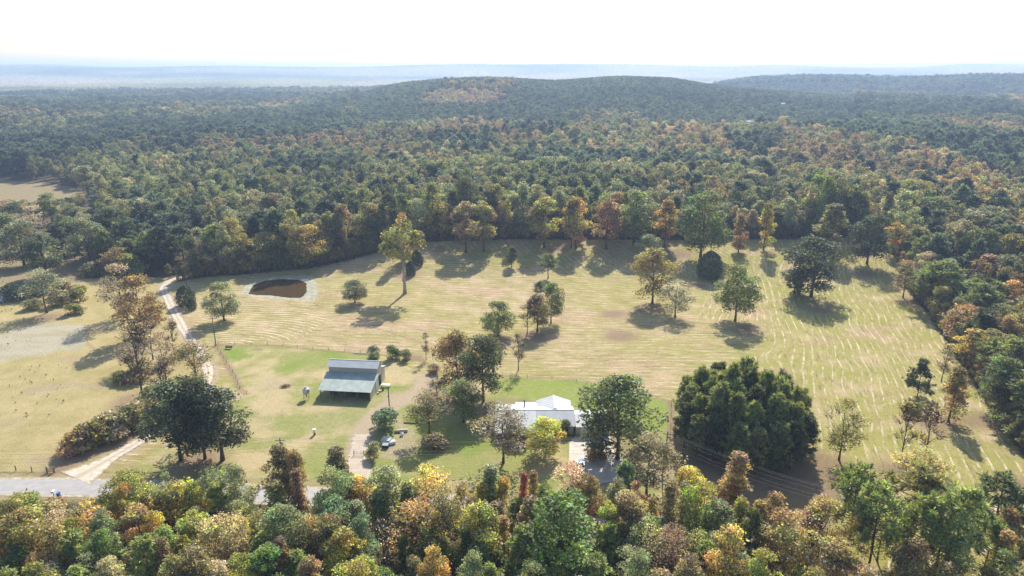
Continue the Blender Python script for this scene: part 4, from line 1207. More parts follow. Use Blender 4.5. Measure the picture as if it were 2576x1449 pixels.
# the brushy ground round the left grove stays half open
loose = (px_ < 260) & (py_ > 500) & (py_ < 760)
keep &= ~(loose & (RNG.random(len(FX)) < 0.62))
loose_xy = lambda px, py: (px < 262) & (py > 500) & (py < 700)
FAR_HOUSES = [(2300, 372, 17, 8, 3.6, 4, 'long white-roofed farmhouse deep in the right forest'), (2250, 366, 13, 7, 3.4, -5, 'pale roof just left of the long white farmhouse roof'),
              (2157, 320, 8, 7, 3.4, 10, 'tiny white roof on the right slope of the big hill'), (716, 290, 12, 10, 3.6, 0, 'tiny white roof far away in the left forest'),
              (2350, 312, 10, 6, 3.4, 8, 'faint pale roof beyond the white farmhouse')]
CORR = []
for fh in FAR_HOUSES + [(28, 690, 7, 5, 3, 0, '')]:
    hx, hy = Q(fh[0], fh[1], 3)
    ux_, uy_ = hx / math.hypot(hx, hy), hy / math.hypot(hx, hy)
    al = (FX - hx) * ux_ + (FY - hy) * uy_; ac = np.abs((FX - hx) * uy_ - (FY - hy) * ux_)
    keep &= ~((al > -16) & (al < 9) & (ac < fh[2] * 0.55 + 2))
    if fh[6]: CORR.append((hx, hy, ux_, uy_, 0.10 * math.hypot(hx, hy), fh[2] * 0.42))
IND = [(t['x'], t['y']) for t in TREES]
IX, IY = np.array([p[0] for p in IND]), np.array([p[1] for p in IND])
nk = np.where(keep & near)[0]
dmin = np.array([np.min((IX - FX[i]) ** 2 + (IY - FY[i]) ** 2) for i in nk])
keep[nk[dmin < 5.0 ** 2]] = False
FX, FY, osd = FX[keep], FY[keep], osd[keep]
FD = np.hypot(FX, FY)
FPXX, FPYY = project(FX, FY, terrain(FX, FY))

# colour and kind of each forest tree: broad patches of pine plantation, green oak, autumn mixes
rngF = np.random.default_rng(3)
nF = len(FX)
patch = vnoise(FX, FY * 0.6, 260, 31) + 0.5 * vnoise(FX, FY * 0.7, 110, 32)
warm = vnoise(FX, FY, 90, 33) + 0.6 * vnoise(FX, FY, 40, 34)
COLS = ['dark green', 'green', 'grey-green', 'olive', 'olive-brown', 'brown', 'yellow-green', 'ochre', 'orange', 'rust', 'maroon', 'grey-brown', 'bright green', 'pine green', 'deep green', 'pink-brown', 'yellow']
W_cool = np.array([14, 22, 26, 20, 7, 3, 3, .8, .05, .4, 0, 6, 1, 0, 0, 0, 0])
W_warm = np.array([5, 8, 14, 18, 17, 14, 5, 3, .5, 4, 1, 16, .5, 0, 0, 2, .1])
pal = rngF.random(nF)
tcol = []
cw, ww_ = np.cumsum(W_cool / W_cool.sum()), np.cumsum(W_warm / W_warm.sum())
warmf = (0.7 * warm + 1.1 * vnoise(FX, FY, 330, 44) + rngF.normal(0, 0.22, nF)) > 0.12
ci = np.where(warmf, np.searchsorted(ww_, pal), np.searchsorted(cw, pal))
ci = np.minimum(ci, len(COLS) - 1)
main_hill = (FD > 1050) & (FD < 2700) & (FPXX > 900) & (FPXX < 2150)
is_pine = (patch > 0.34) | (rngF.random(nF) < 0.10)
is_pine = np.where(main_hill, (patch > -0.62) | (rngF.random(nF) < 0.5), is_pine)
dark_band = (FD > 700) & (np.abs(vnoise(FX, FY, 700, 36) + 0.2) < 0.16)
is_pine |= dark_band
pinkz = (FPXX > 1045) & (FPXX < 1275) & (FPYY > 226) & (FPYY < 282) & (((FPXX - 1165) / 110) ** 2 + ((FPYY - 252) / 22) ** 2 < 1 + 0.25 * vnoise(FX, FY, 60, 39))
is_pine &= ~(pinkz & (rngF.random(nF) < 0.9))
is_pine &= ~((FD < 620) & (FPXX < 2230) & (FPXX > 480) & (rngF.random(nF) < 0.86))
rightwood = (FPXX > 2230) & (FD < 520)
is_pine &= ~(rightwood & (rngF.random(nF) < 0.6))
is_pine |= rightwood & (rngF.random(nF) < 0.2)
ci = np.where(is_pine, np.where(rngF.random(nF) < 0.6, COLS.index('pine green'), COLS.index('dark green')), ci)
ci = np.where(pinkz & ~is_pine, COLS.index('pink-brown'), ci)
shape_r = rngF.random(nF)
FH = rngF.uniform(13.5, 21.0, nF)
FH = np.where(is_pine, FH * 0.98 + 1.0, FH)
FW = np.clip(10.4 * np.exp(rngF.normal(0, 0.26, nF)), 5.5, 17)
FH = FH + (FW - 9.5) * 0.55 + 2.6 * vnoise(FX, FY, 34, 41)
lz = loose_xy(FPXX, FPYY); FH[lz] *= 0.62; FW[lz] *= 0.8
mp_ = main_hill & is_pine
FH[mp_] = 12.0 + rngF.uniform(-0.9, 0.9, mp_.sum()); FW[mp_] = rngF.uniform(7.6, 9.2, mp_.sum())
FH[pinkz] *= 0.55; FW[pinkz] *= 0.7
for (hx, hy, ux_, uy_, reach, hw_) in CORR:
    al = (FX - hx) * ux_ + (FY - hy) * uy_; ac = np.abs((FX - hx) * uy_ - (FY - hy) * ux_)
    low = (al < 9) & (al > -reach) & (ac < hw_)
    FH = np.where(low, np.minimum(FH, 2.5 + 11 * np.clip(-al / reach, 0, 1)), FH)
FW = FW * (1 + 0.25 * sstep(1000, 2200, FD))

# rows facing the field are individuals
front = (FD < 560) & (osd > -13.5)
cand = np.where((FD < 335) | front)[0]
cand = cand[(FPXX[cand] > -60) & (FPXX[cand] < 2640)]
score = FD[cand] + np.where(front[cand], -60, 30)
cand = cand[np.argsort(score)][:250]
ind_mask = np.zeros(nF, bool); ind_mask[cand] = True
ri = random.Random(23)
for i in cand:
    c = COLS[ci[i]]
    if is_pine[i]:
        k = 'pine' if ri.random() < 0.8 else 'young_pine'
        w = FW[i] * 0.86
    else:
        q = shape_r[i]
        k = 'oak' if q < 0.30 else 'tall' if q < 0.72 else 'spire' if q < 0.86 else 'thin'
        w = FW[i] * {'oak': 1.0, 'tall': 0.9, 'spire': 0.72, 'thin': 0.9}[k]
        if c in ('orange', 'ochre', 'yellow') and k == 'oak': k = 'tall'
    z = 'east' if FX[i] > 80 and FD[i] < 420 else ('west' if FPXX[i] < 480 else 'north')
    h_i = FH[i] * (1.42 if z == 'north' else 0.92 if z == 'east' else 1.0)
    plant(k, float(FX[i]), float(FY[i]), float(h_i), float(w * (1.05 if z == 'north' else 1)), c, zone=z,
          group={'east': 'trees of the wood right of the field', 'west': 'trees of the wood behind the left grove', 'north': 'trees along the far edge of the field'}[z], rng=ri)
print('individual forest trees', len(cand), 'mass', int((~ind_mask).sum()), 'all individuals', len(TREES))

# light forest prototypes, kept out of the scene and used only by the mass
proto_col = bpy.data.collections.new('forest_prototypes')
def light_broad(seed, H, W, base, shape, nlobe, nleaf, size, lobe_r, mat='leaf_inst'):
    rng = np.random.default_rng(seed)
    V, F, A, cs, rs = crown_broad(rng, H, W, base, shape, nlobe, nleaf, size, lobe_r)
    tm = limb_mesh(rng, H, base, cs, 0.26, sides=5, nlimb=5, top=0.7)
    nv = len(V)
    tv = np.array(tm.v); tf = [f for f in tm.f if len(f) == 4]
    V2 = np.vstack([V, tv]); F2 = np.vstack([F, np.array(tf) + nv])
    A2 = np.vstack([A, np.tile([0.5, 1, 1], (len(tv), 1))])
    mi = np.concatenate([np.zeros(len(F)), np.ones(len(tf))])
    A2[:, 1] = 1 + (A2[:, 1] - 1) * 0.5; A2[:, 0] = 0.5 + (A2[:, 0] - 0.5) * 0.6
    return mesh_from('forest_tree', V2, F2, (M[mat], M['bark']), {'leafvar': A2}, mat_idx=mi)
def light_pine(seed, per, ntuft, W=7.4, base=6.0, shape=None, r=1.1):
    rng = np.random.default_rng(seed)
    mb, V, F, A = pine(rng, 16, W, base, ntuft, r=r, per=per, shape=shape)
    V = V.reshape(-1, 4, 3); c = V.mean(1, keepdims=True); V = c + (V - c) * np.array([1.9, 1.9, 1.5]); V = V.reshape(-1, 3)
    nv = len(V); tv = np.array(mb.v); tf = np.array([f for f in mb.f if len(f) == 4])
    return mesh_from('forest_pine', np.vstack([V, tv]), np.vstack([F, tf + nv]), (M['needle_inst'], M['bark']),
                     {'leafvar': np.vstack([A, np.tile([0.5, 1, 1], (len(tv), 1))])}, mat_idx=np.concatenate([np.zeros(len(F)), np.ones(len(tf))]))
PL = []
for k in range(5): PL.append(light_broad(500 + k, 16, 11.0, 4.0, ROUND, 22, 1900, 0.68, (1.2, 2.2)))
for k in range(2): PL.append(light_broad(520 + k, 16, 8.0, 4.4, OVAL, 18, 1500, 0.62, (1.0, 1.8)))
for k in range(3): PL.append(light_pine(540 + k, 9, 150))
for k in range(1): PL.append(light_pine(550 + k, 9, 150, W=8.0, base=1.8, shape=lambda t: (1 - t) ** 0.7 + 0.08))
for k in range(4): PL.append(light_broad(560 + k, 16, 11.5, 5.0, ROUND, 13, 560, 1.15, (1.5, 2.6)))       # for the distance
for k in range(2): PL.append(light_pine(570 + k, 5, 80, r=1.7))
for i, me in enumerate(PL):
    o = bpy.data.objects.new('proto_%02d' % i, me)
    proto_col.objects.link(o)

def scatter_mass(name, X, Y, idx_, scl, rot, tint, label):
    me = bpy.data.meshes.new(name)
    n = len(X)
    me.vertices.add(n)
    me.vertices.foreach_set('co', np.stack([X, Y, terrain(X, Y) - 0.1], -1).astype(np.float32).ravel())
    for an, ty, key, av in (('pick', 'INT', 'value', idx_.astype(np.int32)), ('scl', 'FLOAT_VECTOR', 'vector', scl), ('rot', 'FLOAT', 'value', rot), ('tint', 'FLOAT_VECTOR', 'vector', tint)):
        a = me.attributes.new(an, ty, 'POINT')
        a.data.foreach_set(key, np.ascontiguousarray(av, np.int32 if ty == 'INT' else np.float32).ravel())
    o = bpy.data.objects.new(name, me)
    COL.objects.link(o)
    tag(o, label, kind='stuff')
    ng = bpy.data.node_groups.new(name + '_scatter', 'GeometryNodeTree')
    ng.interface.new_socket('Geometry', in_out='INPUT', socket_type='NodeSocketGeometry')
    ng.interface.new_socket('Geometry', in_out='OUTPUT', socket_type='NodeSocketGeometry')
    gi, go = ng.nodes.new('NodeGroupInput'), ng.nodes.new('NodeGroupOutput')
    ci_ = ng.nodes.new('GeometryNodeCollectionInfo')
    ci_.inputs['Collection'].default_value = proto_col
    ci_.inputs['Separate Children'].default_value = True
    ci_.inputs['Reset Children'].default_value = True
    mp = ng.nodes.new('GeometryNodeMeshToPoints')
    ip = ng.nodes.new('GeometryNodeInstanceOnPoints')
    ip.inputs['Pick Instance'].default_value = True
    def na(nm, ty):
        x = ng.nodes.new('GeometryNodeInputNamedAttribute'); x.data_type = ty; x.inputs['Name'].default_value = nm
        return [s for s in x.outputs if s.enabled and s.name == 'Attribute'][0]
    cx = ng.nodes.new('ShaderNodeCombineXYZ')
    L = ng.links.new
    L(gi.outputs[0], mp.inputs[0]); L(mp.outputs[0], ip.inputs['Points'])
    L(ci_.outputs[0], ip.inputs['Instance'])
    L(na('pick', 'INT'), ip.inputs['Instance Index'])
    L(na('rot', 'FLOAT'), cx.inputs['Z']); L(cx.outputs[0], ip.inputs['Rotation'])
    L(na('scl', 'FLOAT_VECTOR'), ip.inputs['Scale'])
    L(ip.outputs[0], go.inputs[0])
    mod = o.modifiers.new('scatter', 'NODES'); mod.node_group = ng
    return o

TV = np.array([TINT[c] for c in COLS])
def mass_arrays(sel):
    far = FD[sel] > 1050
    r = rngF.integers(0, 1000, len(sel))
    pick = np.where(is_pine[sel], np.where(far, 15 + r % 2, 7 + r % 4), np.where(far, 11 + r % 4, np.where(shape_r[sel] < 0.62, r % 5, 5 + r % 2)))
    w = FW[sel] / np.where(is_pine[sel], 7.8, 10.5)
    scl = np.stack([w, w * rngF.uniform(0.9, 1.1, len(sel)), FH[sel] / 16.0], -1)
    t = TV[ci[sel]] * rngF.uniform(0.88, 1.12, (len(sel), 1)) * rngF.uniform(0.96, 1.04, (len(sel), 3))
    lum = t.mean(1, keepdims=True)
    t = (t * 0.62 + lum * np.array([1.02, 0.98, 0.72]) * 0.36) * (1.14 + 0.30 * vnoise(FX[sel], FY[sel], 110, 47) + 0.15 * vnoise(FX[sel], FY[sel], 420, 48))[:, None]
    t = np.where(is_pine[sel][:, None], t * np.array([0.62, 0.76, 0.90]), t * np.where(warmf[sel][:, None], np.array([1.16, 1.05, 1.0]), np.array([1.0, 1.06, 0.95])))
    return pick, scl, rngF.uniform(0, 6.28, len(sel)), t
sel = np.where(~ind_mask)[0]
scatter_mass('forest', FX[sel], FY[sel], *mass_arrays(sel), 'mixed autumn forest stretching from the field to the far hill')

# saplings and brush under the far tree line and along the wood edges
ux, uy = [], []
ru = np.random.default_rng(77)
fp = POLY['field']
for _ in range(5200):
    k = ru.integers(0, 27)
    a, b = fp[k], fp[k + 1]
    q = a + (b - a) * ru.random()
    off = -ru.uniform(0.0, 11)
    n = np.array([b[1] - a[1], -(b[0] - a[0])]); n /= max(np.linalg.norm(n), 1e-6)
    for sgn in (1, -1):
        c = q + n * sgn * off
        s = float(is_open(c[0], c[1]))
        if -11 < s < 0.3:
            ux.append(c[0]); uy.append(c[1]); break
ux, uy = np.array(ux)[:3000], np.array(uy)[:3000]
ok = dist_line(LANE + [P(520, 660), P(500, 600)], ux, uy) > 4.0
ux, uy = ux[ok], uy[ok]
n_edge = len(ux)
tx_, ty_ = ru.uniform(-260, -30, 2600), ru.uniform(140, 440, 2600)
inp = (sdist(POLY['pasture'], tx_, ty_) > 2) & (dist_line(LANE, tx_, ty_) > 4) & (vnoise(tx_, ty_, 16, 58) > 0.05)
fx_, fy_ = ru.uniform(-230, 160, 900), ru.uniform(380, 640, 900)
inc = sdist(POLY['clearing'], fx_, fy_) > 1
ux = np.concatenate([ux, tx_[inp][:420], fx_[inc][:160]]); uy = np.concatenate([uy, ty_[inp][:420], fy_[inc][:160]])
nU = len(ux)
ut = np.array([TINT[c] for c in ['yellow', 'ochre', 'yellow-green', 'olive', 'orange', 'olive-brown', 'green']])[ru.integers(0, 7, nU)] * ru.uniform(0.6, 1.0, (nU, 1))
uh = ru.uniform(0.12, 0.42, nU); uh[n_edge:] = ru.uniform(0.02, 0.06, nU - n_edge); ut[n_edge:] *= 0.7
scatter_mass('undergrowth', ux, uy, 5 + ru.integers(0, 2, nU), np.stack([uh * 1.3, uh * 1.3, uh * 1.2], -1), ru.uniform(0, 6.28, nU), ut, 'yellowing saplings and brush under the edge of the forest')

# ------------------------------------------------------------------ canopy beyond the counted forest
def far_canopy():
    naz, nd_ = 1050, 330
    az = np.linspace(R(-46), R(46), naz)
    dd = 3050 * (12400 / 3050) ** (np.arange(nd_) / (nd_ - 1))
    AZ, DD = np.meshgrid(az, dd)
    X, Y = DD * np.sin(AZ), DD * np.cos(AZ)
    rng = np.random.default_rng(5)
    Z = terrain(X, Y) + 12 + 2.6 * vnoise(X, Y, 22, 71) + 2.4 * vnoise(X, Y, 48, 72) + rng.uniform(-2.2, 2.6, X.shape)
    Z[0, :] -= 14
    ii = np.arange(naz * nd_).reshape(nd_, naz)
    F = np.stack([ii[:-1, :-1], ii[:-1, 1:], ii[1:, 1:], ii[1:, :-1]], -1).reshape(-1, 4)
    V = np.stack([X, Y, Z], -1).reshape(-1, 3)
    patch = (vnoise(X, Y, 900, 73) + 0.6 * vnoise(X, Y, 350, 74)).ravel()
    base = np.array(TINT['green']) * 0.8 + np.array(TINT['grey-brown']) * 0.25
    cool = np.array(TINT['dark green'])
    warm_ = np.array(TINT['grey-brown']) * 0.9
    c = base + (cool - base) * np.clip(patch, 0, 1)[:, None] + (warm_ - base) * np.clip(-patch, 0, 1)[:, None]
    c *= rng.uniform(0.55, 1.45, (len(V), 1))
    g = NT('far_canopy')
    a = g.n('ShaderNodeAttribute'); a.attribute_name = 'tint'
    g.t.links.new(a.outputs['Color'], g.b.inputs['Base Color'])
    g.b.inputs['Roughness'].default_value = 1.0; g.b.inputs['Specular IOR Level'].default_value = 0.05
    o = bpy.data.objects.new('distant_forest', mesh_from('distant_forest', V, F, (g.m,), {'tint': c}))
    COL.objects.link(o)
    tag(o, 'hazy forested ridges on the horizon', kind='stuff')
far_canopy()

# ------------------------------------------------------------------ buildings
M['white_metal'] = new_mat('white_metal', (0.50, 0.51, 0.51), 0.6, (0.5, 0.09), 0.2)
M['galvanised'] = new_mat('galvanised_roof', (0.42, 0.47, 0.42), 0.75, (0.5, 0.16), 0.08, 0.0)
M['siding'] = new_mat('beige_siding', (0.50, 0.46, 0.38), 0.7, (1.5, 0.06))
M['barn_siding'] = new_mat('barn_siding', (0.46, 0.44, 0.38), 0.6, (1.5, 0.07))
M['trim'] = new_mat('white_trim', (0.72, 0.71, 0.68), 0.6)
M['dark'] = new_mat('dark_opening', (0.03, 0.03, 0.035), 0.6)
M['glass'] = new_mat('window_glass', (0.03, 0.04, 0.05), 0.08, spec=0.6)
M['wood'] = new_mat('weathered_wood', (0.20, 0.16, 0.12), 0.95, (4, 0.3))
M['pole_wood'] = new_mat('pole_wood', (0.15, 0.12, 0.095), 0.95, (4, 0.3))
M['wire'] = new_mat('wire', (0.16, 0.16, 0.16), 0.4, metal=0.3)
M['fence_wire'] = new_mat('fence_wire', (0.22, 0.20, 0.18), 0.7)
M['steel'] = new_mat('galvanised_steel', (0.45, 0.47, 0.49), 0.35, (2, 0.12), 0.5, 0.6)
M['tyre'] = new_mat('rubber', (0.03, 0.03, 0.03), 0.8)
M['white_paint'] = new_mat('white_paint', (0.76, 0.77, 0.78), 0.3, spec=0.5)
M['blue'] = new_mat('blue_plastic', (0.05, 0.14, 0.40), 0.5)
M['rust_paint'] = new_mat('red_brown_paint', (0.26, 0.07, 0.05), 0.6)
M['tarp'] = new_mat('tan_cover', (0.50, 0.43, 0.34), 0.8, (2, 0.15))
M['green_cover'] = new_mat('grey_green_lid', (0.30, 0.38, 0.35), 0.6)
M['earth'] = new_mat('dark_earth', (0.14, 0.10, 0.07), 0.95, (3, 0.3))
M['brick'] = new_mat('brick_edge', (0.32, 0.20, 0.13), 0.9, (4, 0.3))

def roof_plane(mb, a, b, c, d, t=0.08, rib=0.9, rh=0.05):
    """a-b along the eave (left to right), c-d along the ridge (right to left); standing ribs run up the slope"""
    mb.slab([a, b, c, d], t)
    a, b, c, d = (Vector(v) for v in (a, b, c, d))
    L = (b - a).length
    n = max(1, int(L / rib))
    nrm = (b - a).cross(d - a).normalized()
    if nrm.z < 0: nrm = -nrm
    u = (b - a).normalized()
    for i in range(n + 1):
        s = a + (b - a) * (i / n); e = d + (c - d) * (i / n)
        s = s + u * (0.03 if i == 0 else (-0.03 if i == n else 0)); e = e + u * (0.03 if i == 0 else (-0.03 if i == n else 0))
        w = u * 0.03; h = nrm * rh
        lo = nrm * -0.01
        mb.face_set([s - w + lo, s + w + lo, e + w + lo, e - w + lo, s - w + h, s + w + h, e + w + h, e - w + h],
                    [(4, 5, 6, 7), (0, 1, 5, 4), (1, 2, 6, 5), (2, 3, 7, 6), (3, 0, 4, 7)])

# --- barn: monitor roof, open lean-to facing the camera
bx0, by0 = Q(963, 1196)
barn = empty('barn', bx0, by0, R(-6.0), z=0.0)
tag(barn, 'metal barn with a raised middle roof and an open lean-to on posts', 'barn')
BW = 16.0
def front_roof():
    mb = MB(); roof_plane(mb, (-0.6, -0.7, 3.30), (BW + 0.6, -0.7, 3.30), (BW + 0.6, 8.35, 5.65), (-0.6, 8.35, 5.65)); return mb
front_roof().build('lean_to_roof', M['galvanised'], barn)
mb = MB(); roof_plane(mb, (-0.5, 7.95, 7.45), (BW + 0.5, 7.95, 7.45), (BW + 0.5, 10.9, 8.90), (-0.5, 10.9, 8.90)); mb.build('upper_roof', M['white_metal'], barn)
mb = MB(); roof_plane(mb, (BW + 0.5, 13.85, 7.45), (-0.5, 13.85, 7.45), (-0.5, 10.93, 8.90), (BW + 0.5, 10.93, 8.90)); mb.build('upper_roof', M['white_metal'], barn)
mb = MB(); roof_plane(mb, (BW + 0.5, 17.2, 4.6), (-0.5, 17.2, 4.6), (-0.5, 13.45, 5.7), (BW + 0.5, 13.45, 5.7)); mb.build('rear_roof', M['galvanised'], barn)
MB().box(-0.5, BW + 0.5, 10.82, 11.02, 8.90, 8.96).build('ridge_cap', M['trim'], barn)
MB().box(0, BW, 8.40, 8.52, 0, 7.55).build('front_wall', M['barn_siding'], barn)
MB().box(0, BW, 13.30, 13.42, 0, 7.55).build('rear_wall', M['barn_siding'], barn)
MB().box(0, BW, 16.9, 17.02, 0, 4.6).build('rear_lean_to_wall', M['barn_siding'], barn)
mb = MB()       # right side: gable over the middle bay, with a tall door opening left dark
mb.prism([(8.53, 4.6), (13.29, 4.6), (13.29, 7.55), (10.9, 8.78), (8.53, 7.55)], BW - 0.12, BW, 'x')
mb.prism([(8.53, 0), (9.3, 0), (9.3, 4.59), (8.53, 4.59)], BW - 0.12, BW, 'x')
mb.prism([(12.4, 0), (13.29, 0), (13.29, 4.59), (12.4, 4.59)], BW - 0.12, BW, 'x')
mb.build('side_wall', M['barn_siding'], barn)
MB().prism([(0.15, 0), (8.39, 0), (8.39, 5.5), (0.15, 3.38)], BW - 0.10, BW + 0.02, 'x').build('side_wall', M['barn_siding'], barn)
MB().prism([(13.43, 0), (16.89, 0), (16.89, 4.5), (13.43, 5.55)], BW - 0.10, BW + 0.02, 'x').build('side_wall', M['siding'], barn)
mb = MB(); mb.prism([(8.53, 0), (13.29, 0), (13.29, 7.55), (10.9, 8.78), (8.53, 7.55)], 0.0, 0.12, 'x'); mb.build('side_wall', M['barn_siding'], barn)
dr = MB().box(BW + 0.05, BW + 0.12, 6.2, 9.25, 0.1, 4.2).build('sliding_door', M['galvanised'], barn)
MB().box(BW + 0.03, BW + 0.10, 5.8, 12.6, 4.25, 4.4).build('door_rail', M['trim'], dr)
for i in range(5):
    x = i * BW / 4
    MB().box(x - 0.11, x + 0.11, -0.11, 0.11, -0.3, 3.36).build('post', M['wood'], barn)
MB().box(-0.4, BW + 0.4, -0.14, 0.0, 3.02, 3.26).build('eave_beam', M['trim'], barn)
for i in range(2):
    x = 4 + i * 8
    MB().box(x - 0.10, x + 0.10, 4.2, 4.4, -0.2, 4.3).build('post', M['wood'], barn)
# things kept under the lean-to
def barn_pt(x, y):
    m = Matrix.Rotation(R(-6.0), 3, 'Z') @ Vector((x, y, 0))
    return bx0 + m.x, by0 + m.y
c = barn_pt(2.4, 4.5)
tr = empty('tractor', c[0], c[1], R(20), 0.0); tag(tr, 'dark tractor parked in the shade under the barn lean-to', 'tractor')
MB().box(-0.35, 0.35, -0.4, 1.5, 0.7, 1.35).build('bonnet', M['rust_paint'], tr)
MB().box(-0.5, 0.5, -1.3, -0.4, 0.8, 1.2).box(-0.25, 0.25, -1.2, -0.7, 1.2, 1.7).build('seat', M['dark'], tr)
for sx in (-1, 1):
    for yy, r in ((-0.9, 0.7), (1.1, 0.42)):
        MB().tube([(sx * 0.62, yy, r), (sx * 0.92, yy, r)], r, 14).build('wheel', M['tyre'], tr)
c = barn_pt(10.5, 5.0)
hb = empty('hay_trailer', c[0], c[1], R(-4), 0.0); tag(hb, 'flat trailer in the dark bay under the barn lean-to', 'trailer')
MB().box(-2.2, 2.2, -1.1, 1.1, 0.75, 0.92).build('bed', M['wood'], hb)
for sx in (-1.3, 1.3):
    for sy in (-0.9, 0.9):
        MB().tube([(sx, sy - 0.1, 0.38), (sx, sy + 0.1, 0.38)], 0.38, 12).build('wheel', M['tyre'], hb)

# --- house
house = empty('house', 0, 175, 0.0, z=0.0)
tag(house, 'low ranch house with bright white metal roofs and a rear wing', 'house')
def hw(name, x0, x1, y0, y1, z1, mat=None):
    return MB().box(x0, x1, y0 - 175, y1 - 175, -0.2, z1).build(name, mat or M['siding'], house)
hw('wall', 0.4, 17.6, 175.7, 183.4, 3.15)
hw('wall', 7.9, 17.2, 183.45, 188.9, 3.45)
hw('wall', 1.3, 7.85, 183.45, 188.7, 3.0)
hw('wall', -4.4, 0.35, 174.6, 186.0, 2.85)
hw('wall', 18.15, 27.6, 174.9, 183.6, 2.95)
def hr(quads, mat='white_metal', name='roof'):
    mb = MB()
    for q in quads:
        roof_plane(mb, *[(p[0], p[1] - 175, p[2]) for p in q], rib=1.2, rh=0.035)
    return mb.build(name, M[mat], house)
hr([[(7.0, 174.9, 3.0), (18.0, 174.9, 3.0), (18.0, 180.3, 5.2), (7.0, 180.3, 5.2)]])
hr([[(-4.8, 171.7, 2.62), (6.94, 171.7, 2.62), (6.94, 180.3, 5.18), (-4.8, 180.3, 5.18)]])
hr([[(18.0, 184.3, 4.28), (1.0, 184.3, 4.28), (1.0, 180.34, 5.2), (18.0, 180.34, 5.2)]])
hr([[(7.6, 189.3, 3.10), (1.0, 189.3, 3.10), (1.0, 184.32, 4.26), (7.6, 184.32, 4.26)]])
hr([[(0.94, 186.6, 3.75), (-4.8, 186.6, 3.75), (-4.8, 180.34, 5.18), (0.94, 180.34, 5.18)]])
hr([[(7.3, 189.5, 3.60), (7.3, 180.9, 3.60), (12.5, 180.9, 5.42), (12.5, 189.5, 5.42)], [(17.7, 180.9, 3.60), (17.7, 189.5, 3.60), (12.52, 189.5, 5.42), (12.52, 180.9, 5.42)]], name='rear_wing_roof')
hr([[(18.05, 174.3, 2.95), (28.2, 174.3, 2.95), (28.2, 179.4, 4.35), (18.05, 179.4, 4.35)], [(28.2, 184.2, 3.05), (18.05, 184.2, 3.05), (18.05, 179.43, 4.35), (28.2, 179.43, 4.35)]], name='garage_roof')
MB().prism([(7.9, 3.46), (17.2, 3.46), (12.5, 5.2)], 188.78 - 175, 188.9 - 175, 'y').build('gable', M['siding'], house)
MB().prism([(175.75 - 175, 3.16), (183.3 - 175, 3.16), (183.3 - 175, 4.2), (180.3 - 175, 5.0)], 17.48, 17.6, 'x').build('gable', M['siding'], house)
MB().box(12.4, 12.64, 5.9, 14.5, 5.42, 5.47).build('ridge_cap', M['trim'], house)
MB().box(-4.8, 18.0, 5.2, 5.44, 5.2, 5.26).build('ridge_cap', M['trim'], house)
MB().box(7.0, 18.0, -0.2, -0.12, 2.80, 2.98).build('gutter', M['trim'], house)
MB().box(-4.8, 6.9, -3.4, -3.32, 2.42, 2.60).build('gutter', M['trim'], house)
pipe = MB().tube([(3.7, 9.0, 3.9), (3.7, 9.0, 6.2)], 0.16, 10).build('flue_pipe', M['dark'], house)
MB().tube([(3.7, 9.0, 6.25), (3.7, 9.0, 6.4)], [0.26, 0.12], 10).build('cap', M['dark'], pipe)
for x0, x1, z0, z1, y in ((15.2, 16.0, 0.9, 2.3, 0.66), (9.4, 10.8, 0.9, 2.2, 0.66), (4.6, 6.0, 0.9, 2.2, 0.66), (1.6, 3.0, 0.9, 2.2, 0.66)):
    wf = MB().box(x0 - 0.08, x1 + 0.08, y - 0.05, y + 0.02, z0 - 0.08, z1 + 0.08).build('window', M['trim'], house)
    MB().box(x0, x1, y - 0.08, y - 0.055, z0, z1).build('pane', M['glass'], wf)
dd = MB().box(12.6, 13.5, 0.60, 0.68, 0.05, 2.15).build('front_door', M['rust_paint'], house)
MB().box(12.68, 12.74, 0.55, 0.60, 1.0, 1.1).build('handle', M['steel'], dd)
gd = MB().box(19.4, 24.2, -0.16, -0.11, 0.05, 2.35).build('garage_door', M['trim'], house)
for k in range(4):
    MB().box(19.5, 24.1, -0.19, -0.165, 0.12 + k * 0.57, 0.60 + k * 0.57).build('panel', M['white_paint'], gd)
for x in (-4.5, -2.2, 0.2, 3.4, 6.6):
    MB().box(x - 0.08, x + 0.08, -3.2, -3.04, -0.1, 2.45).build('porch_post', M['trim'], house)

# concrete driveway
def concrete():
    g = NT('concrete')
    n1, n2 = g.noise(0.35, 5, 0.6), g.noise(5, 5)
    c = g.mix(g.step(n1, 0.38, 0.64), (0.56, 0.51, 0.46), (0.47, 0.425, 0.375))
    c = g.val(c, g.math('ADD', 0.88, g.math('MULTIPLY', n2, 0.24)))
    g.put(g.b.inputs['Base Color'], c); g.b.inputs['Roughness'].default_value = 0.9
    return g.m
M['concrete'] = concrete()
drive_poly = [Q(*p) for p in [(1727, 1308), (1830, 1310), (1836, 1345), (1868, 1372), (1872, 1440), (1800, 1452), (1750, 1448), (1706, 1418), (1708, 1329)]]
ground_patch('driveway', drive_poly, 0.07, M['concrete'], step=1.5)
# a lighter path of joints: saw cuts as shallow strips
for (a, b) in (((1708, 1362), (1850, 1364)), ((1707, 1392), (1868, 1396)), ((1770, 1331), (1778, 1448))):
    p, q = Q(*a), Q(*b)
    ln = np.array([[p[0] + (q[0] - p[0]) * t, p[1] + (q[1] - p[1]) * t] for t in np.linspace(0, 1, 12)])
    ribbon('driveway_joint', ln, 0.09, 0.076, M['earth'], cols=2)

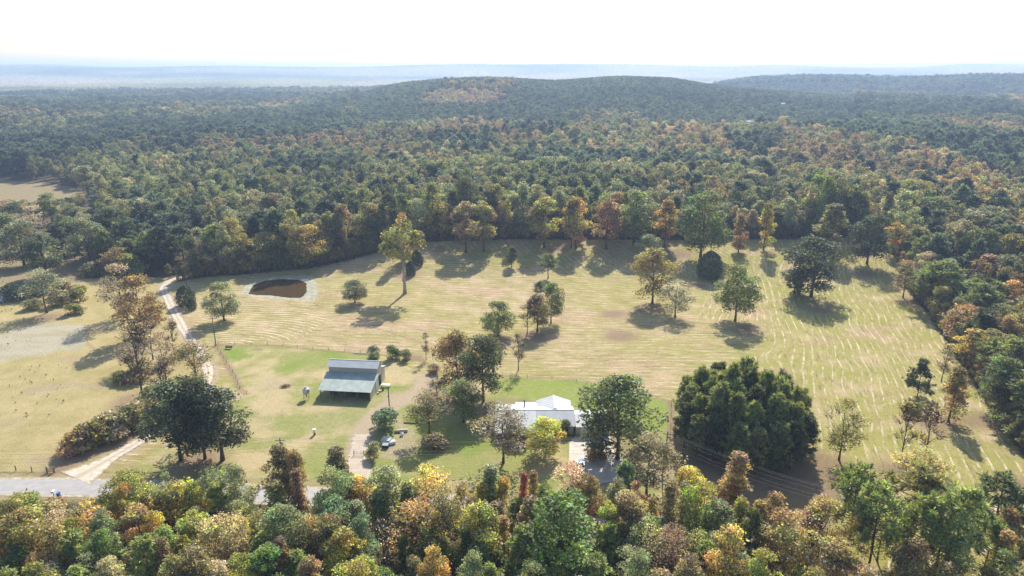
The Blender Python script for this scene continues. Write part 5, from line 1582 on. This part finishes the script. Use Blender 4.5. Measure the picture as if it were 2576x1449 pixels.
# ------------------------------------------------------------------ poles and wires
def pole_top(o, h, z):
    return Vector((o.location.x, o.location.y, o.location.z + z))
def utility_pole(x, y, h, rz, label, transformer=False, lamp=False, arm=True, lean=0.0):
    p = empty('utility_pole', x, y, rz); tag(p, label, 'utility pole')
    MB().tube([(0, 0, -0.5), (lean * 0.5, 0, h * 0.5), (lean, 0, h)], [0.19, 0.16, 0.12], 9).build('shaft', M['pole_wood'], p)
    if arm:
        a = MB().box(lean - 1.2, lean + 1.2, -0.16, -0.04, h - 0.75, h - 0.6).build('crossarm', M['pole_wood'], p)
        for sx in (-1.1, 0.45, 1.1):
            MB().tube([(lean + sx, -0.1, h - 0.6), (lean + sx, -0.1, h - 0.42)], [0.06, 0.04], 6).build('insulator', M['trim'], a)
    if transformer:
        t_ = MB().tube([(lean + 0.42, 0, h - 2.2), (lean + 0.42, 0, h - 1.2)], 0.27, 12).build('transformer', M['steel'], p)
        MB().tube([(lean + 0.42, 0, h - 1.2), (lean + 0.42, 0, h - 0.95)], [0.07, 0.05], 6).build('bushing', M['trim'], t_)
    if lamp:
        l_ = MB().tube([(0, 0, h - 0.8), (-0.9, 0, h - 0.5)], 0.035, 6).build('lamp_arm', M['steel'], p)
        MB().tube([(-0.9, 0, h - 0.72), (-0.9, 0, h - 0.45)], [0.24, 0.1], 10).build('lamp_head', M['steel'], l_)
        MB().box(-0.42, -0.15, -0.18, 0.18, h * 0.62, h * 0.62 + 0.6).build('meter_box', M['trim'], p)
    return p
pA = Q(-500, 1345, 12); pB = Q(839, 1313, 12); pC = Q(1986, 1432); pD = Q(2640, 1500, 12)
pE = Q(648, 1037); pF = Q(560, 858); pG = Q(1169, 1240)
U = {}
U['B'] = utility_pole(*pB, 12, R(4), 'utility pole with a transformer behind the dark brown trees', transformer=True)
U['C'] = utility_pole(*pC, 13.2, R(-8), 'leaning wooden utility pole right of the concrete driveway', lean=0.6)
U['D'] = utility_pole(*pD, 12, R(-16), 'utility pole among the pines at the lower right')
U['E'] = utility_pole(*pE, 11.5, R(10), 'wooden utility pole at the corner of the hay field and the lane')
U['F'] = utility_pole(*pF, 10.5, R(10), 'utility pole where the lane enters the woods')
U['G'] = utility_pole(*pG, 9.0, 0.0, 'wooden yard light pole right of the barn', lamp=True, arm=False)
def wires(a, b, ha, hb, label, offs, sag=1.6, droop=(0, 0, 0)):
    x0, y0 = a; x1, y1 = b
    z0, z1 = gz(x0, y0) + ha, gz(x1, y1) + hb
    d = Vector((x1 - x0, y1 - y0, 0)).normalized(); n = Vector((-d.y, d.x, 0))
    w = empty('power_line', x0, y0, 0, z=z0); tag(w, label, 'power line', 'power lines')
    for (o_, dz) in offs:
        pts = []
        for k in range(17):
            t = k / 16
            p_ = Vector((x1 - x0, y1 - y0, z1 - z0)) * t + n * o_
            pts.append((p_.x, p_.y, p_.z + dz - sag * 4 * t * (1 - t)))
        MB().tube(pts, 0.016, 4).build('wire', M['wire'], w)
four = ((-1.1, -0.4), (0.45, -0.4), (1.1, -0.4), (0, -2.4), (0, -3.4))
wires(pA, pB, 12, 12, 'power line over the road left of the transformer pole', four, 2.0)
wires(pB, pC, 12, 13.2, 'power line crossing in front of the house', four, 2.2)
wires(pC, pD, 13.2, 12, 'power line passing in front of the round pine stand', four, 1.8)
wires(pE, pF, 11.5, 10.5, 'power line along the far part of the gravel lane', ((-1.1, -0.4), (0.45, -0.4), (1.1, -0.4)), 1.4)

# ------------------------------------------------------------------ fences
def fence(px_pts, spacing, label, h=1.25, r=0.07, nw=3, space='3072', lean=0.04, gate=None, mat='wood', wr=0.012):
    pts = np.array([Q(*p) for p in px_pts])
    seg = np.hypot(*np.diff(pts, axis=0).T); s = np.concatenate([[0], np.cumsum(seg)])
    n = max(2, int(round(s[-1] / spacing)) + 1)
    t = np.linspace(0, s[-1], n)
    X = np.interp(t, s, pts[:, 0]); Y = np.interp(t, s, pts[:, 1]); Z = terrain(X, Y)
    f = empty('fence', X[0], Y[0]); tag(f, label, 'fence')
    rr = random.Random(int(abs(X[0]) * 10))
    me = None
    for i in range(n):
        if me is None:
            o = MB().tube([(0, 0, -0.3), (0, 0, h)], [r, r * 0.9], 7).build('post', M[mat], f)
            me = o.data
        else:
            o = bpy.data.objects.new('post', me); COL.objects.link(o); o.parent = f
        o.location = (X[i] - X[0], Y[i] - Y[0], Z[i] - Z[0])
        o.rotation_euler = (rr.uniform(-lean, lean), rr.uniform(-lean, lean), 0)
        o.scale = (1, 1, rr.uniform(0.9, 1.1))
    for k in range(nw):
        z = h * (0.3 + 0.62 * k / max(1, nw - 1))
        MB().tube([(X[i] - X[0], Y[i] - Y[0], Z[i] - Z[0] + z) for i in range(n)], wr, 3).build('wire', M['fence_wire'], f)
    return f
fence([(645, 1036), (688, 1102), (706, 1130), (720, 1170), (740, 1182)], 5.0, 'post and wire fence between the lane and the barnyard')
fence([(655, 1034), (760, 1034), (824, 1036), (905, 1046), (990, 1052), (1100, 1062), (1130, 1064)], 6.0, 'post and wire fence along the top of the barnyard')
fence([(1508, 1130), (1650, 1136), (1760, 1150), (1905, 1172), (1975, 1200), (2014, 1214)], 8.0, 'thin fence behind the back lawn of the house')
fence([(2014, 1216), (2014, 1260), (2010, 1310), (2008, 1350)], 6.0, 'fence running down from the back lawn to the pine stand')
fence([(-60, 1420), (35, 1412), (73, 1413), (111, 1415), (141, 1418)], 4.2, 'wooden post fence beside the road at the left edge', h=1.5, r=0.13)
pf = fence([(163, 1418), (182, 1408), (250, 1372), (330, 1330), (400, 1290)], 7.0, 'fence hidden in the ditch brush beside the lane', h=1.3, r=0.09)
# board gate between the big posts
ga, gb = Q(142, 1418), Q(163, 1418)
gt = empty('farm_gate', ga[0], ga[1], math.atan2(gb[1] - ga[1], gb[0] - ga[0])); tag(gt, 'dark timber gate between two thick posts beside the road', 'gate')
gl_ = math.hypot(gb[0] - ga[0], gb[1] - ga[1])
for k in range(2): MB().box(gl_ * k - 0.15, gl_ * k + 0.15, -0.15, 0.15, -0.3, 1.7).build('post', M['wood'], gt)
for k in range(4): MB().box(0.16, gl_ - 0.16, -0.03, 0.03, 0.25 + k * 0.33, 0.38 + k * 0.33).build('board', M['wood'], gt)
MB().tube([(0.2, 0.05, 0.25), (gl_ - 0.2, 0.05, 1.35)], 0.05, 4).build('brace', M['wood'], gt)
# tubular gate across the drive
ga, gb = Q(1062, 1366), Q(1092, 1366)
gt = empty('farm_gate', ga[0], ga[1], math.atan2(gb[1] - ga[1], gb[0] - ga[0])); tag(gt, 'light tubular steel gate across the gravel drive', 'gate')
gl_ = math.hypot(gb[0] - ga[0], gb[1] - ga[1])
for k in range(2): MB().tube([(gl_ * k, 0, -0.3), (gl_ * k, 0, 1.5)], 0.09, 8).build('post', M['wood'], gt)
for k in range(5): MB().tube([(0.1, 0, 0.25 + k * 0.25), (gl_ - 0.1, 0, 0.25 + k * 0.25)], 0.025, 6).build('rail', M['steel'], gt)
for k in range(4): MB().tube([(0.1 + (gl_ - 0.2) * k / 3, 0.0, 0.22), (0.1 + (gl_ - 0.2) * k / 3, 0.0, 1.28)], 0.03, 6).build('upright', M['steel'], gt)

# ------------------------------------------------------------------ farmyard things
x, y = Q(920, 1196)
fb = empty('feed_bin', x, y, R(12)); tag(fb, 'galvanised feed bin on legs left of the barn', 'feed bin')
MB().tube([(0, 0, 1.2), (0, 0, 2.3)], [0.22, 1.05], 18).build('hopper', M['steel'], fb)
MB().tube([(0, 0, 2.32), (0, 0, 3.4)], 1.07, 18).build('tank', M['steel'], fb)
lid = MB().tube([(0, 0, 3.42), (0, 0, 4.0)], [1.12, 0.28], 18).build('cone_roof', M['white_metal'], fb)
MB().tube([(0, 0, 4.0), (0, 0, 4.15)], 0.3, 12).build('hatch', M['steel'], lid)
for k in range(4):
    a = R(45 + 90 * k)
    MB().tube([(1.05 * math.cos(a), 1.05 * math.sin(a), -0.1), (1.08 * math.cos(a), 1.08 * math.sin(a), 3.2)], 0.06, 6).build('leg', M['steel'], fb)
MB().tube([(0, 0, 1.18), (0.1, -0.3, 0.6)], [0.2, 0.14], 8).build('spout', M['rust_paint'], fb)

x, y = Q(944, 1304)
wb = empty('utility_box', x, y, R(6)); tag(wb, 'small white box on a brown stand in the middle of the lawn', 'utility box')
MB().box(-0.35, 0.35, -0.3, 0.3, 0.75, 1.7).build('box', M['white_paint'], wb)
MB().slab([(-0.45, -0.4, 1.76), (0.45, -0.4, 1.76), (0.45, 0.4, 1.84), (-0.45, 0.4, 1.84)], 0.06).build('lid', M['trim'], wb)
MB().box(-0.28, 0.28, -0.24, 0.24, -0.1, 0.74).build('stand', M['rust_paint'], wb)

x, y = Q(856, 1160)
pl = empty('flower_bed', x, y, R(15)); tag(pl, 'low brick-edged flower bed on the lawn beyond the feed bin', 'flower bed')
for k in range(22):
    a = 2 * math.pi * k / 22
    o = MB().box(-0.22, 0.22, -0.1, 0.1, -0.05, 0.16).build('brick', M['brick'], pl) if k == 0 else bpy.data.objects.new('brick', o.data)
    if k: COL.objects.link(o); o.parent = pl
    o.location = (1.75 * math.cos(a), 1.3 * math.sin(a), 0); o.rotation_euler = (0, 0, a + math.pi / 2)
MB().tube([(0, 0, -0.05), (0, 0, 0.1)], [1.35, 1.2], 16).build('soil', M['earth'], pl)
rng = np.random.default_rng(9)
pp = rng.normal(0, 1, (260, 3)) * np.array([0.55, 0.5, 0.16]) + np.array([0, 0, 0.35]); pp[:, 2] = np.abs(pp[:, 2])
V_, F_ = leaf_cards(rng, pp, rvec(rng, 260), 0.28)
o = bpy.data.objects.new('plants', mesh_from('plants', V_, F_, (M['leaf'],), {'leafvar': leafvar(rng, 260, 4)})); COL.objects.link(o); o.parent = pl; o['tint'] = [0.2, 0.16, 0.06]

def bevel_box(mb, x0, x1, y0, y1, z0, z1, c=0.08):
    mb.prism([(x0 + c, z0), (x1 - c, z0), (x1, z0 + c), (x1, z1 - c), (x1 - c, z1), (x0 + c, z1), (x0, z1 - c), (x0, z0 + c)], y0, y1, 'y')
    return mb
# boxes and covers by the willow bush
x, y = Q(1160, 1328)
b1 = empty('storage_chest', x, y, R(-14)); tag(b1, 'largest white box with a sloping lid beside the willow bush', 'storage chest')
bevel_box(MB(), -1.2, 1.2, -0.85, 0.85, 0.12, 1.15).build('body', M['white_paint'], b1)
MB().slab([(-1.28, -0.93, 1.22), (1.28, -0.93, 1.22), (1.28, 0.93, 1.45), (-1.28, 0.93, 1.45)], 0.07).build('lid', M['white_metal'], b1)
for sx in (-0.9, 0.9): MB().box(sx - 0.1, sx + 0.1, -0.8, 0.8, -0.1, 0.12).build('skid', M['wood'], b1)
x, y = Q(1176, 1331)
b2 = empty('storage_chest', x, y, R(22)); tag(b2, 'low flat white box to the right of the largest white one', 'storage chest')
bevel_box(MB(), -0.9, 0.9, -0.65, 0.65, 0.1, 0.8).build('body', M['white_paint'], b2)
MB().slab([(-0.97, -0.72, 0.86), (0.97, -0.72, 0.86), (0.97, 0.72, 0.92), (-0.97, 0.72, 0.92)], 0.05).build('lid', M['white_metal'], b2)
x, y = Q(1157, 1343)
b3 = empty('garden_cart', x, y, R(-8)); tag(b3, 'dark cart with a grey-green lid in front of the white boxes', 'cart')
bevel_box(MB(), -0.8, 0.8, -0.6, 0.6, 0.35, 1.0).build('body', M['dark'], b3)
MB().slab([(-0.86, -0.66, 1.06), (0.86, -0.66, 1.06), (0.86, 0.66, 1.18), (-0.86, 0.66, 1.18)], 0.05).build('lid', M['green_cover'], b3)
for sx in (-0.86, 0.86): MB().tube([(sx - 0.05, 0, 0.3), (sx + 0.05, 0, 0.3)], 0.3, 12).build('wheel', M['tyre'], b3)
x, y = Q(1203, 1296)
b4 = empty('covered_boat', x, y, R(8)); tag(b4, 'small boat under a tan cover behind the white boxes', 'boat')
mb = MB()
st = [(-1.9, 0.15, 0.5), (-1.3, 0.55, 0.75), (0.2, 0.7, 0.9), (1.5, 0.6, 0.85), (1.9, 0.5, 0.7)]
rings = [[(a, -w, 0.45), (a, -w * 0.6, 0.1), (a, w * 0.6, 0.1), (a, w, 0.45), (a, w * 0.5, h), (a, -w * 0.5, h)] for a, w, h in st]
mb.face_set([p for r_ in rings for p in r_], [(i * 6 + k, (i + 1) * 6 + k, (i + 1) * 6 + (k + 1) % 6, i * 6 + (k + 1) % 6) for i in range(4) for k in range(6)] + [(0, 1, 2, 3, 4, 5), (29, 28, 27, 26, 25, 24)])
mb.build('hull_cover', M['tarp'], b4)
MB().box(-1.2, 1.3, -0.06, 0.06, -0.05, 0.12).build('keel_block', M['wood'], b4)
x, y = Q(1206, 1307)
b5 = empty('water_tank', x, y, 0); tag(b5, 'small round white tank in front of the covered boat', 'tank')
MB().tube([(0, 0, -0.05), (0, 0, 0.75), (0, 0, 0.95)], [0.5, 0.52, 0.28], 16).build('tank_body', M['white_paint'], b5)
MB().tube([(0, 0, 0.95), (0, 0, 1.03)], 0.16, 10).build('tank_cap', M['dark'], b5)
p0, p1 = Q(1211, 1269), Q(1247, 1271)
te = empty('timber_edging', p0[0], p0[1], math.atan2(p1[1] - p0[1], p1[0] - p0[0])); tag(te, 'dark timber edging above the bare earth patch', 'edging')
Lt = math.hypot(p1[0] - p0[0], p1[1] - p0[1])
for k in range(2): MB().box(Lt / 2 * k + 0.02, Lt / 2 * (k + 1) - 0.02, -0.12, 0.12, -0.1, 0.35).build('timber', M['wood'], te)
# table and drum at the barn's side
x, y = Q(1158, 1160)
tb = empty('work_table', x, y, R(-10)); tag(tb, 'white-topped table standing at the right side of the barn', 'table')
MB().box(-1.5, 1.5, -0.7, 0.7, 0.80, 0.88).build('tabletop', M['white_paint'], tb)
for sx in (-1.35, 1.35):
    for sy in (-0.6, 0.6): MB().tube([(sx, sy, -0.05), (sx, sy, 0.8)], 0.04, 6).build('leg', M['steel'], tb)
x, y = Q(1149, 1171)
dm = empty('steel_drum', x, y, 0); tag(dm, 'red-brown steel drum at the barn corner', 'drum')
MB().tube([(0, 0, -0.02), (0, 0, 0.9)], 0.3, 14).build('drum_body', M['rust_paint'], dm)
MB().tube([(0, 0, 0.9), (0, 0, 0.93)], 0.31, 14).build('drum_lid', M['dark'], dm)
for (px3, py3, s_, lb) in ((1138, 1176, 0.5, 'pale block of scrap beside the red-brown drum'), (1134, 1181, 0.35, 'smallest pale scrap block at the barn corner')):
    x, y = Q(px3, py3)
    o = bevel_box(MB(), -s_, s_, -s_ * 0.7, s_ * 0.7, -0.05, s_ * 1.1, s_ * 0.2).build('scrap_block', M['tarp'], loc=(x, y, gz(x, y)), rot=(0, 0, 0.4)); tag(o, lb, 'scrap')
# feed trough and pipes
x, y = Q(687, 1046)
ft = empty('feed_trough', x, y, R(-4)); tag(ft, 'dark feed trough on legs near the corner of the barnyard fence', 'feed trough')
MB().prism([(-0.5, 1.0), (-0.35, 0.5), (0.35, 0.5), (0.5, 1.0)], -1.2, 1.2, 'x').build('trough', M['dark'], ft)
for sx in (-1.0, 1.0):
    for sy in (-0.35, 0.35): MB().box(sx - 0.05, sx + 0.05, sy - 0.05, sy + 0.05, -0.1, 0.52).build('leg', M['wood'], ft)
x, y = Q(1078, 1061)
ps = empty('pipe_bundle', x, y, R(-6)); tag(ps, 'bundle of white pipes lying along the fence behind the barn', 'pipes')
for k in range(5): MB().tube([(-2.6 + 0.2 * k, 0.22 * (k % 3) - 0.2, 0.1 + 0.17 * (k // 3)), (2.4 + 0.15 * k, 0.22 * (k % 3) - 0.2, 0.1 + 0.17 * (k // 3))], 0.09, 7).build('pipe', M['white_paint'], ps)

# pickup on the driveway
x, y = Q(1742, 1404)
tk = empty('pickup_truck', x, y, R(176), z=gz(x, y) + 0.07); tag(tk, 'white pickup truck with blue glass at the near end of the driveway', 'pickup truck')
mb = MB(); mb.prism([(-2.6, 0.5), (2.6, 0.5), (2.7, 0.95), (1.35, 1.12), (-0.4, 1.15), (-2.6, 1.10)], -0.92, 0.92, 'x'); mb.build('body', M['white_paint'], tk)
cb = MB(); cb.face_set([(-0.85, -0.45, 1.12), (0.85, -0.45, 1.12), (0.85, 1.35, 1.12), (-0.85, 1.35, 1.12), (-0.68, -0.3, 1.75), (0.68, -0.3, 1.75), (0.68, 0.65, 1.75), (-0.68, 0.65, 1.75)],
                       [(4, 5, 6, 7), (0, 1, 5, 4), (1, 2, 6, 5), (2, 3, 7, 6), (3, 0, 4, 7)]); cb.build('cab', M['glass'], tk)
MB().box(-0.7, 0.7, -0.32, 0.67, 1.752, 1.80).build('cab_roof', M['white_paint'], tk)
MB().box(-0.75, 0.75, -2.45, -0.6, 1.155, 1.17).build('truck_bed', M['blue'], tk)
MB().box(-0.9, 0.9, -2.72, -2.61, 0.5, 0.72).build('bumper', M['steel'], tk)
for sy in (-1.7, 1.7):
    for sx in (-0.84, 0.84):
        w_ = MB().tube([(sx - 0.12, sy, 0.36), (sx + 0.12, sy, 0.36)], 0.37, 16).build('wheel', M['tyre'], tk)
        MB().tube([(sx - 0.13, sy, 0.36), (sx + 0.13, sy, 0.36)], 0.2, 10).build('rim', M['steel'], w_)
for sx in (-0.7, 0.7): MB().box(sx - 0.14, sx + 0.14, 2.62, 2.70, 0.72, 0.9).build('headlight', M['trim'], tk)
# bins by the road
x, y = Q(177, 1491)
bn = empty('rubbish_bin', x, y, R(5)); tag(bn, 'blue wheeled bin on the near verge of the road', 'bin')
MB().face_set([(-0.25, -0.28, 0.06), (0.25, -0.28, 0.06), (0.25, 0.28, 0.06), (-0.25, 0.28, 0.06), (-0.34, -0.38, 1.1), (0.34, -0.38, 1.1), (0.34, 0.38, 1.1), (-0.34, 0.38, 1.1)],
              [(3, 2, 1, 0), (4, 5, 6, 7), (0, 1, 5, 4), (1, 2, 6, 5), (2, 3, 7, 6), (3, 0, 4, 7)]).build('bin_body', M['blue'], bn)
MB().slab([(-0.38, -0.42, 1.17), (0.38, -0.42, 1.17), (0.38, 0.42, 1.22), (-0.38, 0.42, 1.22)], 0.06).build('lid', M['blue'], bn)
for sx in (-0.3, 0.3): MB().tube([(sx - 0.04, 0.3, 0.12), (sx + 0.04, 0.3, 0.12)], 0.12, 10).build('wheel', M['tyre'], bn)
x, y = Q(162, 1488)
mbx = empty('mailbox', x, y, R(3)); tag(mbx, 'white roadside mailbox beside the blue bin', 'mailbox')
MB().box(-0.06, 0.06, -0.06, 0.06, -0.3, 1.0).build('post', M['wood'], mbx)
mm = MB().prism([(-0.32, 1.0), (0.32, 1.0), (0.32, 1.35), (0.2, 1.55), (-0.2, 1.55), (-0.32, 1.35)], -0.45, 0.45, 'y').build('box', M['white_paint'], mbx)
MB().box(0.33, 0.36, -0.1, 0.3, 1.3, 1.36).build('flag', M['rust_paint'], mm)

# far houses glinting in the forest, the mast on the skyline, the dead trunk
def far_house(px3, py3, L, W, h, rz, label, roofm='white_metal'):
    x, y = Q(px3, py3, 3)
    o = empty('farmhouse', x, y, R(rz)); tag(o, label, 'house')
    s = o.location.z
    MB().box(-L / 2, L / 2, -W / 2, W / 2, -1, h).build('wall', M['siding'], o)
    mb = MB()
    roof_plane(mb, (-L / 2 - .5, -W / 2 - .6, h), (L / 2 + .5, -W / 2 - .6, h), (L / 2 + .5, 0, h + W * .28), (-L / 2 - .5, 0, h + W * .28), rib=1.5)
    roof_plane(mb, (L / 2 + .5, W / 2 + .6, h), (-L / 2 - .5, W / 2 + .6, h), (-L / 2 - .5, 0.02, h + W * .28), (L / 2 + .5, 0.02, h + W * .28), rib=1.5)
    mb.build('roof', M[roofm], o)
    for k in range(3):
        xx = -L / 3 + k * L / 3
        w_ = MB().box(xx - 0.6, xx + 0.6, -W / 2 - 0.06, -W / 2 - 0.01, 1.0, 2.2).build('window', M['trim'], o)
        MB().box(xx - 0.5, xx + 0.5, -W / 2 - 0.08, -W / 2 - 0.065, 1.1, 2.1).build('pane', M['glass'], w_)
    return o
for a in FAR_HOUSES: far_house(*a)
x, y = Q(644, 193.5)
dq = math.hypot(x, y); k_ = 7350 / dq if dq > 7400 or dq < 7000 else 1.0
x, y = x * k_, y * k_
ms = empty('radio_mast', x, y, 0); tag(ms, 'tiny radio mast on the far ridge at the left', 'mast')
zt = 62
for a in range(3):
    MB().tube([(1.6 * math.cos(a * 2.094), 1.6 * math.sin(a * 2.094), 0), (0.9 * math.cos(a * 2.094), 0.9 * math.sin(a * 2.094), zt)], 0.55, 4).build('leg', M['steel'], ms)
for k in range(8):
    z_ = 6 + k * 7.5
    MB().tube([(1.5 * math.cos(a * 2.094 + (k % 2)), 1.5 * math.sin(a * 2.094 + (k % 2)), z_ + 1.5 * a) for a in range(4)], 0.3, 4).build('brace', M['steel'], ms)
x, y = Q(2020, 628)
sn = empty('dead_trunk', x, y, 0.3); tag(sn, 'pale dead trunk standing above the forest behind the giant oak', 'dead tree')
MB().tube([(0, 0, -0.5), (0.2, 0.1, 12), (0.0, 0.2, 24)], [0.4, 0.3, 0.12], 8).build('trunk', M['pale_bark'], sn)
MB().tube([(0.15, 0.1, 17), (1.6, 0.2, 19.5)], [0.12, 0.03], 5).build('branch', M['pale_bark'], sn)
x, y = Q(28, 690)
sh = empty('shed', x, y, R(14)); tag(sh, 'small white-roofed shed half hidden by the left grove', 'shed')
MB().box(-3.5, 3.5, -2.5, 2.5, -0.3, 2.6).build('wall', M['siding'], sh)
mb = MB(); roof_plane(mb, (-3.9, -2.9, 2.6), (3.9, -2.9, 2.6), (3.9, 0, 3.7), (-3.9, 0, 3.7)); roof_plane(mb, (3.9, 2.9, 2.6), (-3.9, 2.9, 2.6), (-3.9, 0.02, 3.7), (3.9, 0.02, 3.7)); mb.build('roof', M['white_metal'], sh)
MB().box(-0.5, 0.5, -2.56, -2.51, 0, 2.1).build('door', M['trim'], sh)

# ------------------------------------------------------------------ labels of the trees that were not described one by one
ORD = ['first', 'second', 'third', 'fourth', 'fifth', 'sixth', 'seventh', 'eighth', 'ninth', 'tenth', 'eleventh', 'twelfth', 'thirteenth', 'fourteenth', 'fifteenth', 'sixteenth']
def art(w): return ('an ' if w[0] in 'aeiou' else 'a ') + w
SHORT = {'oak': 'round tree', 'tall': 'oval tree', 'spire': 'pointed tree', 'thin': 'thin-leaved tree', 'bare': 'bare tree', 'young_pine': 'bushy pine', 'pine': 'tall pine', 'stand_pine': 'slim pine', 'edge_pine': 'slim pine', 'shrub': 'shrub'}
LANDMARK_X = {'fg': [(0, 120, 'far left below the road'), (120, 260, 'below the mailbox and road'), (260, 420, 'below the lane mouth'), (420, 600, 'below the dark clump'), (600, 780, 'below the transformer pole'),
                     (780, 930, 'below the gravel drive'), (930, 1110, 'below the white boxes'), (1110, 1290, 'below the half bare yard tree'), (1290, 1430, 'below the lemon-yellow yard tree'), (1430, 1570, 'below the driveway'),
                     (1570, 1740, 'below the leaning pole'), (1740, 1880, 'below the left of the pine stand'), (1880, 2050, 'below the right of the pine stand'), (2050, 2250, 'right of the pine stand'),
                     (2250, 2420, 'below the orange field sapling'), (2420, 2900, 'far right below the field')],
              'north': [(0, 480, 'left of the lane mouth'), (480, 620, 'left of the pond'), (620, 800, 'behind the pond'), (800, 960, 'right of the pond'), (960, 1120, 'behind the pale-trunked tree'), (1120, 1260, 'left of the lone far tree'),
                        (1260, 1400, 'behind the lone far tree'), (1400, 1560, 'in the middle of the far edge'), (1560, 1720, 'left of the giant oak'), (1720, 1880, 'around the giant oak'), (1880, 2050, 'right of the giant oak'),
                        (2050, 2200, 'behind the large dark oak'), (2200, 2700, 'at the far right corner')],
              'west': [(-300, 120, 'behind the brown clearing'), (120, 300, 'beside the brown clearing'), (300, 500, 'left of the lane')],
              'east': [(0, 2260, 'at the far corner'), (2260, 2330, 'near the small open tree'), (2330, 2400, 'above the golden tree'), (2400, 2470, 'behind the golden tree'), (2470, 2530, 'at mid height of the right edge'), (2530, 2900, 'at the right picture edge')]}
ZW = {'fg': 'in the foreground wood', 'north': 'along the far field edge', 'west': 'in the left wood', 'east': 'in the right-hand wood'}
def screen(t):
    x, y = project(t['x'], t['y'], gz(t['x'], t['y']) + t['h'])
    return float(x), float(y)
todo = [t for t in TREES if not t['label']]
for t in todo: t['sx'], t['sy'] = screen(t)
groups_ = {}
for t in todo:
    z = t['zone']
    if z == 'stand':
        rowi = 'back' if t['y'] > sc_y + 6 else 'front' if t['y'] < sc_y - 6 else 'middle'
        key = (z, rowi)
    else:
        lm = [w for a, b, w in LANDMARK_X[z] if a <= t['sx'] < b] or [LANDMARK_X[z][-1][2] if t['sx'] > 1000 else LANDMARK_X[z][0][2]]
        dist = math.hypot(t['x'], t['y'])
        if z == 'fg': row = 'upper' if t['sy'] < 1240 else 'middle' if t['sy'] < 1340 else 'lowest'
        else: row = ''
        key = (z, t['tint'], SHORT[t['kind']], lm[0], row)
    groups_.setdefault(key, []).append(t)
for key, ts in groups_.items():
    ts.sort(key=lambda t: t['sx'])
    n = len(ts)
    for i, t in enumerate(ts):
        if key[0] == 'stand':
            t['label'] = f"slim green pine in the {key[1]} of the round stand, {ORD[i] if i < 16 else str(i + 1) + 'th'} from the left"
        else:
            z, tint, sh_, lm, row = key
            pos = ''
            if n == 2: pos = 'left ' if i == 0 else 'right '
            elif n > 2: pos = ORD[i] + ' '
            tail = f" counted from left" if n > 2 else ''
            rw = f"{row} " if row else ''
            if z == 'fg': lab = f"{pos}{tint} {sh_} in the {row} foreground wood {lm}{tail}"
            else: lab = f"{pos}{tint} {sh_} {ZW[z]} {lm}{tail}"
            t['label'] = lab
        t['o']['label'] = ' '.join(t['label'].split()[:16])
seen_ = {}
for t in TREES:
    l_ = t['o']['label']
    seen_.setdefault(l_, []).append(t)
for l_, ts in seen_.items():
    if len(ts) > 1: print('same label', l_, len(ts))
print('longest', max((len(t['o']['label'].split()), t['o']['label']) for t in TREES))

# ------------------------------------------------------------------ haze: one even box of air round everything
hz = MB().box(-14500, 14500, -800, 14500, -62, 154)
hm = bpy.data.materials.new('haze_air')
hm.use_nodes = True
ht = hm.node_tree
ht.nodes.clear()
ho = ht.nodes.new('ShaderNodeOutputMaterial')
hv = ht.nodes.new('ShaderNodeVolumePrincipled')
hv.inputs['Color'].default_value = (0.52, 0.68, 1.0, 1)
hv.inputs['Density'].default_value = HAZE_DENSITY
hv.inputs['Anisotropy'].default_value = 0.25
ht.links.new(hv.outputs[0], ho.inputs['Volume'])
haze = hz.build('haze', hm)
tag(haze, 'thin blue autumn haze over the land', kind='stuff')
